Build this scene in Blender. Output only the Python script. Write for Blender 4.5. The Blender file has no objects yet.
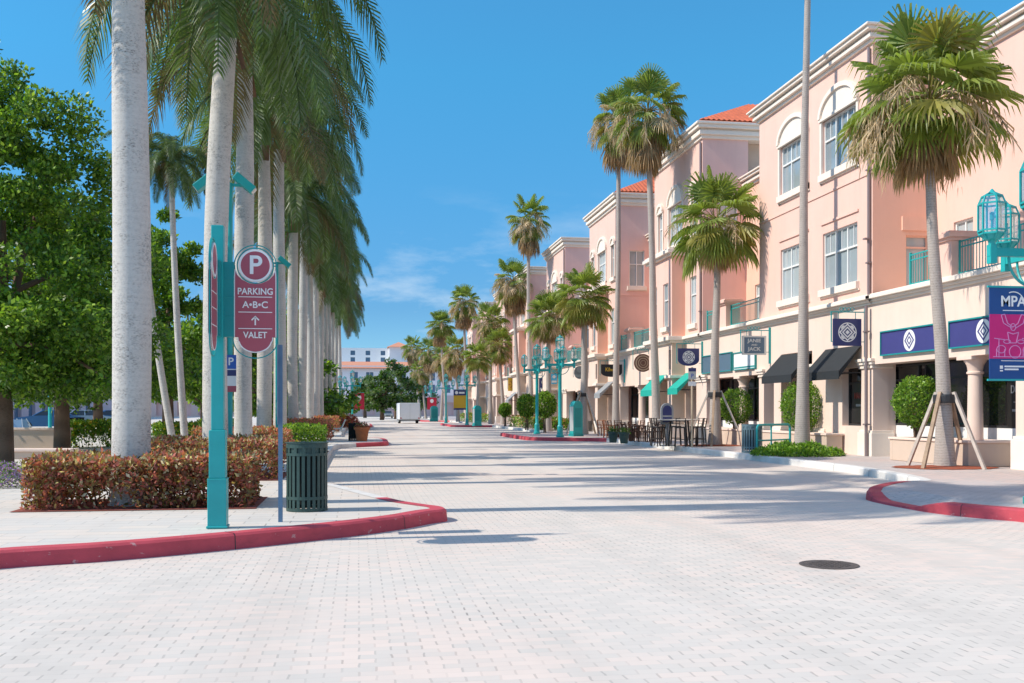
import bpy, bmesh, math, random
from math import sin, cos, pi, radians, tan, atan2, sqrt
from mathutils import Vector, Matrix
SC = bpy.context.scene
COL = SC.collection
R = random.Random(7)
# ------------------------------------------------------------------ camera model
F, HY, H, YAW = 1000.0, 410.0, 1.68, radians(8.75)
CA, SA = cos(YAW), sin(YAW)
def W(px, py, D):
    xc = (px-512)*D/F
    return Vector((xc*CA + D*SA, -xc*SA + D*CA, H + (HY-py)*D/F))
def G(px, py, z=0.0):
    return W(px, py, F*(H-z)/(py-HY))
def on_x(px, X):                       # depth at which the column px meets the plane x = X
    return X/((px-512)/F*CA + SA)
PV = 0.19                              # pavement level
XF = 16.4                              # facade plane
# ------------------------------------------------------------------ mesh helper
class M:
    def __init__(s): s.v=[]; s.f=[]; s.mi=[]
    def add(s, vs, fs, mi=0):
        n=len(s.v); s.v.extend(tuple(p) for p in vs)
        for f in fs: s.f.append(tuple(i+n for i in f)); s.mi.append(mi)
    def poly(s, pts, mi=0): s.add(pts,[tuple(range(len(pts)))],mi)
    def box(s, x0,x1,y0,y1,z0,z1, mi=0):
        s.add([(x0,y0,z0),(x1,y0,z0),(x1,y1,z0),(x0,y1,z0),(x0,y0,z1),(x1,y0,z1),(x1,y1,z1),(x0,y1,z1)],
              [(3,2,1,0),(4,5,6,7),(0,1,5,4),(1,2,6,5),(2,3,7,6),(3,0,4,7)],mi)
    def bar(s, p, q, w, h=None, up=(0,0,1), mi=0):
        p=Vector(p); q=Vector(q); h=h or w
        d=(q-p).normalized(); u=Vector(up)
        if abs(d.dot(u))>.95: u=Vector((0,1,0))
        a=d.cross(u).normalized(); b=a.cross(d).normalized()
        vs=[]
        for c in (p,q):
            for i,j in ((-1,-1),(1,-1),(1,1),(-1,1)): vs.append(c+a*(i*w/2)+b*(j*h/2))
        s.add(vs,[(0,1,2,3),(7,6,5,4),(0,4,5,1),(1,5,6,2),(2,6,7,3),(3,7,4,0)],mi)
    def tube(s, pts, rad, n=10, cap=True, mi=0):
        pts=[Vector(p) for p in pts]
        if not hasattr(rad,'__len__'): rad=[rad]*len(pts)
        base=len(s.v); ref=None
        for i,p in enumerate(pts):
            d=(pts[min(i+1,len(pts)-1)]-pts[max(i-1,0)]).normalized()
            if ref is None:
                ref=d.cross(Vector((0,0,1)) if abs(d.z)<.9 else Vector((1,0,0))).normalized()
            a=(ref-d*ref.dot(d)).normalized(); ref=a; b=d.cross(a)
            for k in range(n):
                t=2*pi*k/n; s.v.append(tuple(p+(a*cos(t)+b*sin(t))*rad[i]))
        for i in range(len(pts)-1):
            for k in range(n):
                k2=(k+1)%n
                s.f.append((base+i*n+k,base+i*n+k2,base+(i+1)*n+k2,base+(i+1)*n+k)); s.mi.append(mi)
        if cap:
            s.f.append(tuple(base+k for k in reversed(range(n)))); s.mi.append(mi)
            e=base+(len(pts)-1)*n
            s.f.append(tuple(e+k for k in range(n))); s.mi.append(mi)
    def lathe(s, prof, n=16, c=(0,0,0), mi=0, rot=0):
        base=len(s.v); c=Vector(c)
        for r,z in prof:
            for k in range(n):
                t=2*pi*k/n+rot; s.v.append((c.x+r*cos(t),c.y+r*sin(t),c.z+z))
        for i in range(len(prof)-1):
            for k in range(n):
                k2=(k+1)%n
                s.f.append((base+i*n+k,base+i*n+k2,base+(i+1)*n+k2,base+(i+1)*n+k)); s.mi.append(mi)
        s.f.append(tuple(base+k for k in reversed(range(n)))); s.mi.append(mi)
        e=base+(len(prof)-1)*n
        s.f.append(tuple(e+k for k in range(n))); s.mi.append(mi)
    def prism(s, poly, P, d0, d1, mi=0):       # poly of (u,z), P(u,z,d) -> point
        n=len(poly)
        vs=[P(u,z,d0) for u,z in poly]+[P(u,z,d1) for u,z in poly]
        fs=[tuple(range(n)),tuple(reversed(range(n,2*n)))]
        fs+=[(i,(i+1)%n,(i+1)%n+n,i+n) for i in range(n)]
        s.add(vs,fs,mi)
    def ring(s, outer, inner, P, d0, d1, mi=0): # closed ring between two outlines with equal counts
        n=len(outer)
        vs=[P(u,z,d0) for u,z in outer]+[P(u,z,d0) for u,z in inner]+[P(u,z,d1) for u,z in outer]+[P(u,z,d1) for u,z in inner]
        fs=[]
        for i in range(n):
            j=(i+1)%n
            fs+=[(i,j,n+j,n+i),(2*n+i,3*n+i,3*n+j,2*n+j),(i,2*n+i,2*n+j,j),(n+i,n+j,3*n+j,3*n+i)]
        s.add(vs,fs,mi)
    def wall(s, P, u0,u1,z0,z1, holes, rev=.25, mi=0, mrev=None):
        us=sorted({u0,u1,*[h[0] for h in holes],*[h[1] for h in holes]}); us=[u for u in us if u0<=u<=u1]
        zs=sorted({z0,z1,*[h[2] for h in holes],*[h[3] for h in holes]}); zs=[z for z in zs if z0<=z<=z1]
        for i in range(len(us)-1):
            for j in range(len(zs)-1):
                cu=(us[i]+us[i+1])/2; cz=(zs[j]+zs[j+1])/2
                if any(h[0]<cu<h[1] and h[2]<cz<h[3] for h in holes): continue
                s.poly([P(us[i],zs[j],0),P(us[i+1],zs[j],0),P(us[i+1],zs[j+1],0),P(us[i],zs[j+1],0)],mi)
        m=mi if mrev is None else mrev
        for h in holes:
            a,b,c,d=h[:4]; rv=h[4] if len(h)>4 else rev
            s.poly([P(a,c,0),P(a,d,0),P(a,d,rv),P(a,c,rv)],m); s.poly([P(b,c,0),P(b,c,rv),P(b,d,rv),P(b,d,0)],m)
            s.poly([P(a,d,0),P(b,d,0),P(b,d,rv),P(a,d,rv)],m); s.poly([P(a,c,0),P(a,c,rv),P(b,c,rv),P(b,c,0)],m)
    def leaf(s, p, d, n, l, w, mi=0):
        a=d*l; b=n.cross(d); 
        if b.length<1e-4: b=Vector((1,0,0))
        b=b.normalized()*(w/2)
        s.add([p,p+a*.45+b,p+a,p+a*.45-b],[(0,1,2,3)],mi)
    def build(s, name, mats, parent=None, smooth=False, org=None, bevel=0):
        me=bpy.data.meshes.new(name)
        o=Vector((0,0,0))
        if org is not None: o=Vector(org)
        vs=[(x-o.x,y-o.y,z-o.z) for x,y,z in s.v] if org is not None else s.v
        me.from_pydata(vs,[],s.f)
        if not isinstance(mats,(list,tuple)): mats=[mats]
        for m in mats: me.materials.append(m)
        if len(mats)>1: me.polygons.foreach_set('material_index',s.mi)
        if smooth:
            me.polygons.foreach_set('use_smooth',[True]*len(me.polygons))
            me.set_sharp_from_angle(angle=radians(smooth if smooth is not True else 42))
        me.update()
        ob=bpy.data.objects.new(name,me); COL.objects.link(ob)
        if parent is not None: ob.parent=parent
        elif org is not None: ob.location=o
        if bevel:
            b=ob.modifiers.new('b','BEVEL'); b.width=bevel; b.segments=2; b.limit_method='ANGLE'; b.angle_limit=radians(40)
        return ob
def tag(o, label=None, cat=None, group=None, kind=None):
    if label: o['label']=label
    if cat: o['category']=cat
    if group: o['group']=group
    if kind: o['kind']=kind
    return o
def thing(name, label, cat, loc, rz=0, group=None):
    o=bpy.data.objects.new(name,None); o.empty_display_size=.2; COL.objects.link(o)
    o.location=loc; o.rotation_euler=(0,0,rz)
    return tag(o,label,cat,group)
def copy_tree(o, loc=None, rz=None, label=None, parent=None, group=None):
    c=o.copy(); COL.objects.link(c)
    if parent is not None: c.parent=parent
    if loc is not None: c.location=loc
    if rz is not None: c.rotation_euler=(0,0,rz)
    if label: c['label']=label
    if group: c['group']=group
    for ch in list(o.children): copy_tree(ch,parent=c)
    return c
def text(name, s, size, mat, parent, loc, rot, ext=.004, sx=1.0, align='CENTER', bold=.018):
    cu=bpy.data.curves.new(name,'FONT'); cu.body=s; cu.size=size; cu.extrude=ext; cu.align_x=align; cu.offset=bold*size; cu.align_y='CENTER'
    ob=bpy.data.objects.new(name,cu); COL.objects.link(ob)
    bpy.context.view_layer.update()
    me=bpy.data.meshes.new_from_object(ob.evaluated_get(bpy.context.evaluated_depsgraph_get()))
    bpy.data.objects.remove(ob); bpy.data.curves.remove(cu)
    me.materials.clear(); me.materials.append(mat)
    o=bpy.data.objects.new(name,me); COL.objects.link(o); o.parent=parent
    o.location=loc; o.rotation_euler=rot; o.scale=(sx,1,1)
    return o
# ------------------------------------------------------------------ materials
def mat(name, col, rough=.6, metal=0, var=.0, vscale=3.0, spec=.4, bump=0, bscale=40, streak=0, chip=None, rnd=None):
    m=bpy.data.materials.new(name); m.use_nodes=True; nt=m.node_tree; N=nt.nodes; L=nt.links
    b=N['Principled BSDF']; b.inputs['Base Color'].default_value=(*col,1); b.inputs['Roughness'].default_value=rough
    b.inputs['Metallic'].default_value=metal; b.inputs['Specular IOR Level'].default_value=spec
    tc=N.new('ShaderNodeTexCoord')
    if var:
        n=N.new('ShaderNodeTexNoise'); n.inputs['Scale'].default_value=vscale; n.inputs['Detail'].default_value=6; n.inputs['Roughness'].default_value=.62
        L.new(tc.outputs['Object'],n.inputs['Vector'])
        mr=N.new('ShaderNodeMapRange'); mr.inputs[1].default_value=.25; mr.inputs[2].default_value=.75; mr.inputs[3].default_value=1-var; mr.inputs[4].default_value=1+var
        L.new(n.outputs['Fac'],mr.inputs[0])
        mx=N.new('ShaderNodeMix'); mx.data_type='RGBA'; mx.blend_type='MULTIPLY'; mx.inputs[0].default_value=1
        mx.inputs[6].default_value=(*col,1); L.new(mr.outputs[0],mx.inputs[7]); L.new(mx.outputs[2],b.inputs['Base Color'])
    def chain(fac,c2):
        mm=N.new('ShaderNodeMix'); mm.data_type='RGBA'; lk=b.inputs['Base Color'].links
        if lk: L.new(lk[0].from_socket,mm.inputs[6])
        else: mm.inputs[6].default_value=(*col,1)
        mm.inputs[7].default_value=(*c2,1); L.new(fac,mm.inputs[0]); L.new(mm.outputs[2],b.inputs['Base Color'])
    def nmask(scale,sc,lo,hi,amt,det=6):
        p=N.new('ShaderNodeMapping'); p.inputs['Scale'].default_value=sc; L.new(tc.outputs['Object'],p.inputs[0])
        q=N.new('ShaderNodeTexNoise'); q.inputs['Scale'].default_value=scale; q.inputs['Detail'].default_value=det; q.inputs['Roughness'].default_value=.65; L.new(p.outputs[0],q.inputs['Vector'])
        g=N.new('ShaderNodeMapRange'); g.inputs[1].default_value=lo; g.inputs[2].default_value=hi; g.inputs[4].default_value=amt; L.new(q.outputs['Fac'],g.inputs[0]); return g.outputs[0]
    if streak:
        chain(nmask(1.3,(2.2,2.2,.14),.50,.78,streak),(col[0]*.62,col[1]*.60,col[2]*.60)); chain(nmask(.5,(1,1,.6),.45,.75,streak*.5),(min(1,col[0]*1.06),col[1]*1.10,col[2]*1.14))
    if chip:
        chain(nmask(7,(1,1,1.6),.64,.68,.75),chip); chain(nmask(2.2,(1,1,3),.55,.75,.5),(col[0]*.45,col[1]*.6,col[2]*.6)); chain(nmask(25,(1,1,1),.66,.72,.5),(.05,.04,.04))
    if rnd:
        oi=N.new('ShaderNodeObjectInfo'); chain(oi.outputs['Random'],rnd)
    if bump:
        n2=N.new('ShaderNodeTexNoise'); n2.inputs['Scale'].default_value=bscale; n2.inputs['Detail'].default_value=5
        L.new(tc.outputs['Object'],n2.inputs['Vector'])
        bp=N.new('ShaderNodeBump'); bp.inputs['Strength'].default_value=bump; bp.inputs['Distance'].default_value=.01
        L.new(n2.outputs['Fac'],bp.inputs['Height']); L.new(bp.outputs['Normal'],b.inputs['Normal'])
    return m
def leafmat(name, col, rough=.45, transl=.35, var=.3):
    m=bpy.data.materials.new(name); m.use_nodes=True; nt=m.node_tree; N=nt.nodes; L=nt.links
    b=N['Principled BSDF']; b.inputs['Roughness'].default_value=rough; b.inputs['Specular IOR Level'].default_value=.35
    geo=N.new('ShaderNodeNewGeometry')
    mr=N.new('ShaderNodeMapRange'); mr.inputs[3].default_value=1-var; mr.inputs[4].default_value=1+var; L.new(geo.outputs['Random Per Island'],mr.inputs[0])
    mx=N.new('ShaderNodeMix'); mx.data_type='RGBA'; mx.blend_type='MULTIPLY'; mx.inputs[0].default_value=1; mx.inputs[6].default_value=(*col,1)
    L.new(mr.outputs[0],mx.inputs[7]); L.new(mx.outputs[2],b.inputs['Base Color'])
    t=N.new('ShaderNodeBsdfTranslucent'); 
    m2=N.new('ShaderNodeMix'); m2.data_type='RGBA'; m2.blend_type='MULTIPLY'; m2.inputs[0].default_value=1; m2.inputs[7].default_value=(1.25,1.35,.6,1)
    L.new(mx.outputs[2],m2.inputs[6]); L.new(m2.outputs[2],t.inputs['Color'])
    ms=N.new('ShaderNodeMixShader'); ms.inputs[0].default_value=transl
    L.new(b.outputs[0],ms.inputs[1]); L.new(t.outputs[0],ms.inputs[2]); L.new(ms.outputs[0],N['Material Output'].inputs['Surface'])
    return m
def glassmat(name, tint=(.85,.95,.95), gloss=.25):
    m=bpy.data.materials.new(name); m.use_nodes=True; nt=m.node_tree; N=nt.nodes; L=nt.links
    t=N.new('ShaderNodeBsdfTransparent'); t.inputs[0].default_value=(*tint,1)
    g=N.new('ShaderNodeBsdfGlossy'); g.inputs['Roughness'].default_value=.08; g.inputs[0].default_value=(.95,.97,1,1)
    ms=N.new('ShaderNodeMixShader'); ms.inputs[0].default_value=gloss
    L.new(t.outputs[0],ms.inputs[1]); L.new(g.outputs[0],ms.inputs[2]); L.new(ms.outputs[0],N['Material Output'].inputs['Surface'])
    return m
def paver(name, col, bw, bh, jdark=.55, jw=.05, bedw=.05, bedk=.35, pv=.06, ang=0, hue=(1.05,.98,.95), stain=.06, jn=.5):
    m=bpy.data.materials.new(name); m.use_nodes=True; nt=m.node_tree; N=nt.nodes; L=nt.links
    b=N['Principled BSDF']; b.inputs['Roughness'].default_value=.82; b.inputs['Specular IOR Level'].default_value=.2
    def math(op,a,bb=None,c=None):
        n=N.new('ShaderNodeMath'); n.operation=op
        for i,x in enumerate((a,bb,c)):
            if x is None: continue
            if isinstance(x,(int,float)): n.inputs[i].default_value=x
            else: L.new(x,n.inputs[i])
        return n.outputs[0]
    tc=N.new('ShaderNodeTexCoord'); mp=N.new('ShaderNodeMapping'); mp.inputs['Rotation'].default_value=(0,0,ang)
    L.new(tc.outputs['Object'],mp.inputs[0])
    nz=N.new('ShaderNodeTexNoise'); nz.inputs['Scale'].default_value=9; nz.inputs['Detail'].default_value=2; L.new(tc.outputs['Object'],nz.inputs['Vector'])
    jit=math('MULTIPLY',math('SUBTRACT',nz.outputs['Fac'],.5),.022)
    sp=N.new('ShaderNodeSeparateXYZ'); L.new(mp.outputs[0],sp.inputs[0])
    yy=math('DIVIDE',math('ADD',sp.outputs['Y'],jit),bh); row=math('FLOOR',yy)
    off=math('MULTIPLY',math('MODULO',math('ADD',row,100000),2),.5)
    uu=math('ADD',math('DIVIDE',math('ADD',sp.outputs['X'],jit),bw),off)
    fu=math('FRACT',uu); fv=math('FRACT',yy)
    cb=N.new('ShaderNodeCombineXYZ'); L.new(math('FLOOR',uu),cb.inputs[0]); L.new(row,cb.inputs[1])
    wn=N.new('ShaderNodeTexWhiteNoise'); L.new(cb.outputs[0],wn.inputs['Vector'])
    # joints: worn unevenly along the ground
    big=N.new('ShaderNodeTexNoise'); big.inputs['Scale'].default_value=.35; big.inputs['Detail'].default_value=5; L.new(tc.outputs['Object'],big.inputs['Vector'])
    w2=N.new('ShaderNodeSeparateColor'); L.new(wn.outputs['Color'],w2.inputs[0])
    amp=math('ADD',1-jn,math('MULTIPLY',w2.outputs[1],2*jn))
    patch=N.new('ShaderNodeMapRange'); patch.inputs[1].default_value=.32; patch.inputs[2].default_value=.66; patch.inputs[3].default_value=.05; patch.inputs[4].default_value=1.3; L.new(big.outputs['Fac'],patch.inputs[0])
    head=math('MULTIPLY',math('MULTIPLY',math('LESS_THAN',fu,jw),jdark),math('MULTIPLY',amp,patch.outputs[0]))
    bed=math('MULTIPLY',math('MULTIPLY',math('LESS_THAN',fv,bedw),jdark*bedk),amp)
    j=math('MAXIMUM',head,bed)
    val=math('MULTIPLY',math('SUBTRACT',1,math('MINIMUM',j,.9)),math('ADD',1-pv,math('MULTIPLY',wn.outputs['Value'],2*pv)))
    st=N.new('ShaderNodeTexNoise'); st.inputs['Scale'].default_value=.9; st.inputs['Detail'].default_value=8; st.inputs['Roughness'].default_value=.7; L.new(tc.outputs['Object'],st.inputs['Vector'])
    val=math('MULTIPLY',val,math('ADD',1-stain,math('MULTIPLY',st.outputs['Fac'],2*stain)))
    # wheel tracks run along the street; a few small dark spots
    tm=N.new('ShaderNodeMapping'); tm.inputs['Scale'].default_value=(1.1,.05,1); L.new(tc.outputs['Object'],tm.inputs[0])
    tn=N.new('ShaderNodeTexNoise'); tn.inputs['Scale'].default_value=1.0; tn.inputs['Detail'].default_value=5; L.new(tm.outputs[0],tn.inputs['Vector'])
    tr=N.new('ShaderNodeMapRange'); tr.inputs[1].default_value=.50; tr.inputs[2].default_value=.74; tr.inputs[3].default_value=1; tr.inputs[4].default_value=1-stain*1.3; L.new(tn.outputs['Fac'],tr.inputs[0])
    vo=N.new('ShaderNodeTexNoise'); vo.inputs['Scale'].default_value=2.6; vo.inputs['Detail'].default_value=3; L.new(tc.outputs['Object'],vo.inputs['Vector'])
    vr=N.new('ShaderNodeMapRange'); vr.inputs[1].default_value=.70; vr.inputs[2].default_value=.78; vr.inputs[3].default_value=1; vr.inputs[4].default_value=.80; L.new(vo.outputs['Fac'],vr.inputs[0])
    val=math('MULTIPLY',math('MULTIPLY',val,tr.outputs[0]),vr.outputs[0])
    hue_n=N.new('ShaderNodeMix'); hue_n.data_type='RGBA'
    hue_n.inputs[6].default_value=(*col,1); hue_n.inputs[7].default_value=(col[0]*hue[0],col[1]*hue[1],col[2]*hue[2],1)
    pk=N.new('ShaderNodeTexNoise'); pk.inputs['Scale'].default_value=.22; pk.inputs['Detail'].default_value=3; L.new(mp.outputs[0],pk.inputs['Vector'])
    pr=math('MULTIPLY',math('ADD',math('MULTIPLY',math('SUBTRACT',pk.outputs['Fac'],.42),4),math('SUBTRACT',w2.outputs[0],.5)),1.0)
    pc=N.new('ShaderNodeClamp'); L.new(pr,pc.inputs[0]); L.new(pc.outputs[0],hue_n.inputs[0])
    mx=N.new('ShaderNodeMix'); mx.data_type='RGBA'; mx.blend_type='MULTIPLY'; mx.inputs[0].default_value=1
    L.new(hue_n.outputs[2],mx.inputs[6]); L.new(val,mx.inputs[7]); L.new(mx.outputs[2],b.inputs['Base Color'])
    bp=N.new('ShaderNodeBump'); bp.inputs['Strength'].default_value=.35; bp.inputs['Distance'].default_value=.006
    L.new(math('SUBTRACT',1,j),bp.inputs['Height']); L.new(bp.outputs['Normal'],b.inputs['Normal'])
    return m
def trunkmat(name, col, dark, ring=14, amt=.35, blotch=.5):
    m=bpy.data.materials.new(name); m.use_nodes=True; nt=m.node_tree; N=nt.nodes; L=nt.links
    b=N['Principled BSDF']; b.inputs['Roughness'].default_value=.85; b.inputs['Specular IOR Level'].default_value=.15
    tc=N.new('ShaderNodeTexCoord')
    wv=N.new('ShaderNodeTexWave'); wv.wave_type='BANDS'; wv.bands_direction='Z'; wv.inputs['Scale'].default_value=ring/6.28*.32; wv.inputs['Distortion'].default_value=3.5; wv.inputs['Detail'].default_value=4; wv.inputs['Detail Scale'].default_value=1.6
    L.new(tc.outputs['Object'],wv.inputs['Vector'])
    n=N.new('ShaderNodeTexNoise'); n.inputs['Scale'].default_value=2.2; n.inputs['Detail'].default_value=9; n.inputs['Roughness'].default_value=.72; L.new(tc.outputs['Object'],n.inputs['Vector'])
    n2=N.new('ShaderNodeTexNoise'); n2.inputs['Scale'].default_value=22; n2.inputs['Detail'].default_value=6; n2.inputs['Roughness'].default_value=.7
    mp=N.new('ShaderNodeMapping'); mp.inputs['Scale'].default_value=(1,1,2.2); L.new(tc.outputs['Object'],mp.inputs[0]); L.new(mp.outputs[0],n2.inputs['Vector'])
    cr=N.new('ShaderNodeMapRange'); cr.inputs[1].default_value=.47; cr.inputs[2].default_value=.64; L.new(n.outputs['Fac'],cr.inputs[0])
    cr2=N.new('ShaderNodeMapRange'); cr2.inputs[1].default_value=.48; cr2.inputs[2].default_value=.66; L.new(n2.outputs['Fac'],cr2.inputs[0])
    mu=N.new('ShaderNodeMath'); mu.operation='MULTIPLY'; L.new(cr.outputs[0],mu.inputs[0]); L.new(cr2.outputs[0],mu.inputs[1])
    ad=N.new('ShaderNodeMath'); ad.operation='MULTIPLY_ADD'; L.new(wv.outputs['Fac'],ad.inputs[0]); ad.inputs[1].default_value=amt
    m3=N.new('ShaderNodeMath'); m3.operation='MULTIPLY_ADD'; L.new(mu.outputs[0],m3.inputs[0]); m3.inputs[1].default_value=blotch
    m4=N.new('ShaderNodeMath'); m4.operation='MULTIPLY'; L.new(cr2.outputs[0],m4.inputs[0]); m4.inputs[1].default_value=.22
    L.new(m4.outputs[0],m3.inputs[2]); L.new(m3.outputs[0],ad.inputs[2])
    mx=N.new('ShaderNodeMix'); mx.data_type='RGBA'; mx.inputs[6].default_value=(*col,1); mx.inputs[7].default_value=(*dark,1)
    L.new(ad.outputs[0],mx.inputs[0]); L.new(mx.outputs[2],b.inputs['Base Color'])
    bp=N.new('ShaderNodeBump'); bp.inputs['Strength'].default_value=.5; bp.inputs['Distance'].default_value=.02; bp.invert=True
    L.new(ad.outputs[0],bp.inputs['Height']); L.new(bp.outputs['Normal'],b.inputs['Normal'])
    return m
def signmat(name, col): return mat(name,col,.4,var=.05)
K={}
K['road']=paver('road_pavers',(.615,.555,.49),.22,.11,jdark=.28,jw=.07,bedw=.10,bedk=.16,pv=.045,hue=(1.06,.975,.95),stain=.085)
K['pave']=paver('pavement_pavers',(.61,.565,.51),.60,.30,jdark=.36,jw=.03,bedw=.05,bedk=.8,pv=.04,hue=(1.04,.97,.92),jn=.3)
K['pave_r']=paver('pavement_pavers_pink',(.52,.46,.43),.22,.11,jdark=.4,jw=.06,bedw=.08,bedk=.6,pv=.07,hue=(1.08,.95,.9))
K['red']=mat('kerb_red_paint',(.52,.065,.085),.7,var=.16,vscale=2.6,bump=.3,bscale=60,chip=(.55,.33,.31))
K['conc']=mat('kerb_concrete',(.64,.61,.57),.85,var=.12,vscale=2,bump=.3,streak=.3)
K['mulch']=mat('red_mulch',(.30,.075,.035),.95,var=.5,vscale=14,bump=1,bscale=30)
K['soil']=mat('soil',(.24,.065,.045),.95,var=.4,vscale=10,bump=1,bscale=25)
K['teal']=mat('teal_paint',(.022,.37,.36),.38,var=.08,vscale=4)
K['teal_dk']=mat('teal_shade_paint',(.012,.27,.27),.42,var=.08,vscale=4)
K['bluegrey']=mat('blue_grey_post_paint',(.13,.22,.33),.5,var=.12,vscale=8)
K['maroon']=signmat('sign_maroon',(.40,.085,.115))
K['white']=mat('white_paint',(.80,.79,.77),.5,var=.04)
K['silver']=mat('pale_grey_metal',(.55,.58,.57),.4,.4)
K['navy']=signmat('sign_navy',(.035,.045,.15))
K['indigo']=signmat('sign_indigo',(.055,.055,.20))
K['slate']=signmat('sign_slate',(.10,.16,.22))
K['black']=mat('black_fabric',(.022,.025,.028),.8,var=.12,vscale=5)
K['aw_teal']=mat('teal_fabric',(.01,.36,.28),.7,var=.1)
K['peach']=mat('peach_stucco',(.80,.515,.425),.9,var=.045,vscale=.8,bump=.15,bscale=90,streak=.16)
K['pink']=mat('pink_stucco',(.80,.50,.435),.9,var=.05,vscale=.8,bump=.15,bscale=90,streak=.16)
K['salmon']=mat('salmon_stucco',(.82,.49,.365),.9,var=.05,vscale=.7,bump=.15,bscale=90,streak=.16)
K['cream']=mat('cream_stucco',(.78,.60,.50),.9,var=.05,vscale=.8,bump=.15,bscale=90,streak=.16)
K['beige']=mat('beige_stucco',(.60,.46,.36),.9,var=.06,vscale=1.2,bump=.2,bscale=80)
K['trim']=mat('white_stucco_trim',(.82,.71,.61),.85,var=.05,vscale=1.5,streak=.14)
K['frame']=mat('white_window_frame',(.78,.77,.74),.5)
K['pane']=mat('window_glass',(.16,.21,.24),.06,spec=.9,var=.35,vscale=.7,rnd=(.56,.60,.60))
K['store']=mat('shop_glass',(.012,.012,.013),.05,spec=.7,var=.4,vscale=.6)
K['dark']=mat('dark_frame',(.03,.03,.032),.5)
K['bronze']=mat('bronze_metal',(.05,.04,.035),.5,.2)
K['grey']=mat('grey_paint',(.30,.31,.32),.6,var=.1)
K['pipe']=mat('downpipe_metal',(.26,.20,.20),.5,.3)
K['tile']=mat('clay_roof_tile',(.56,.13,.055),.8,var=.25,vscale=3)
K['wood']=mat('weathered_timber',(.36,.25,.17),.85,var=.25,vscale=6)
K['wood_pale']=mat('pale_timber',(.55,.47,.40),.85,var=.2,vscale=6)
K['rattan']=mat('dark_brown_wood',(.11,.045,.025),.6,var=.2)
K['rattan_lt']=mat('orange_brown_wicker',(.36,.12,.05),.7,var=.25,vscale=20)
K['terra']=mat('terracotta',(.44,.15,.06),.85,var=.2,vscale=6)
K['green_m']=mat('dark_green_metal',(.038,.075,.066),.42,.1,var=.15,vscale=7)
K['green_bin2']=mat('blue_grey_metal',(.12,.19,.22),.45,.1,var=.15)
K['inner']=mat('bin_liner',(.008,.012,.012),.8)
K['iron']=mat('cast_iron',(.105,.085,.075),.8,.2,var=.3,vscale=12,bump=1,bscale=50)
K['royal']=trunkmat('royal_palm_bark',(.60,.56,.51),(.17,.16,.145),ring=60,amt=.07,blotch=.85)
K['washi']=trunkmat('fan_palm_bark',(.46,.40,.355),(.15,.12,.10),ring=90,amt=.20)
K['bark']=trunkmat('tree_bark',(.20,.13,.09),(.05,.035,.025),ring=10,amt=.3)
K['shaft']=mat('crownshaft_green',(.11,.19,.045),.45,var=.25,vscale=2)
K['shaft_b']=mat('crownshaft_brown',(.24,.13,.075),.8,var=.3,vscale=4)
K['frond']=leafmat('royal_frond',(.105,.16,.045),.42,.4)
K['frond2']=leafmat('royal_frond_grey',(.18,.225,.135),.35,.35)
K['frond3']=leafmat('royal_frond_old',(.17,.13,.06),.6,.3)
K['fan']=leafmat('fan_leaf_green',(.225,.28,.065),.40,.45)
K['fan2']=leafmat('fan_leaf_yellow',(.30,.27,.07),.45,.35)
K['fand']=leafmat('fan_leaf_dead',(.38,.25,.14),.9,.25)
K['flower']=leafmat('palm_flower_stalk',(.56,.42,.27),.9,.2)
K['lf1']=leafmat('leaf_dark',(.075,.155,.02),.35,.3)
K['lf2']=leafmat('leaf_mid',(.155,.29,.03),.4,.35)
K['lf3']=leafmat('leaf_light',(.29,.42,.055),.45,.4)
K['hd1']=leafmat('copper_leaf_red',(.52,.165,.13),.5,.45)
K['hd2']=leafmat('copper_leaf_olive',(.30,.22,.085),.5,.4)
K['hd3']=leafmat('copper_leaf_pale',(.68,.58,.36),.5,.4)
K['hd4']=leafmat('copper_leaf_dark',(.15,.065,.04),.6,.3)
K['pur']=leafmat('purple_petal',(.42,.25,.52),.6,.3)
K['pinkf']=leafmat('magenta_petal',(.45,.05,.12),.6,.3)
K['yelf']=leafmat('yellow_petal',(.62,.42,.03),.6,.3)
K['redf']=leafmat('red_petal',(.45,.03,.03),.6,.3)
K['lamp_glass']=glassmat('lantern_glass',(.86,.95,.95),.3)
K['carb']=mat('blue_car_paint',(.05,.15,.32),.25,.3)
K['carw']=mat('pale_blue_car_paint',(.35,.47,.58),.25,.3)
K['carg']=mat('grey_car_paint',(.28,.31,.33),.25,.3)
K['carglass']=mat('car_glass',(.02,.03,.04),.05,spec=.8)
K['tyre']=mat('tyre_rubber',(.02,.02,.02),.8)
K['trailer']=mat('trailer_white',(.72,.74,.75),.45,var=.05)
K['flamp']=mat('lens',(.7,.7,.65),.2)
K['magenta']=mat('banner_magenta',(.60,.015,.17),.6,var=.05)
K['bannerblue']=mat('banner_blue',(.012,.07,.24),.6,var=.05)
K['bannerred']=mat('banner_red',(.50,.02,.05),.6)
K['yellow']=mat('sign_yellow',(.62,.38,.03),.5)
K['bluesign']=mat('sign_blue',(.03,.11,.42),.4)
K['cyansign']=mat('sign_light_blue',(.06,.36,.55),.4)
K['brown']=mat('sign_brown',(.17,.085,.06),.5,var=.1)
K['tan']=mat('sign_tan',(.50,.38,.26),.5)
K['lineart']=mat('banner_line_print',(.62,.25,.5),.6)
K['fwhite']=mat('far_white_stucco',(.80,.80,.79),.9,var=.04)
K['fpink']=mat('far_pink_stucco',(.76,.52,.52),.9)
K['ftile']=mat('far_roof_tile',(.60,.26,.16),.9,var=.1)
K['fwin']=mat('far_window',(.10,.17,.25),.2)
K['grass']=mat('grass_base',(.05,.09,.02),.9,var=.3,vscale=.6)
K['poster']=mat('poster_black',(.018,.017,.016),.3)
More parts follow.
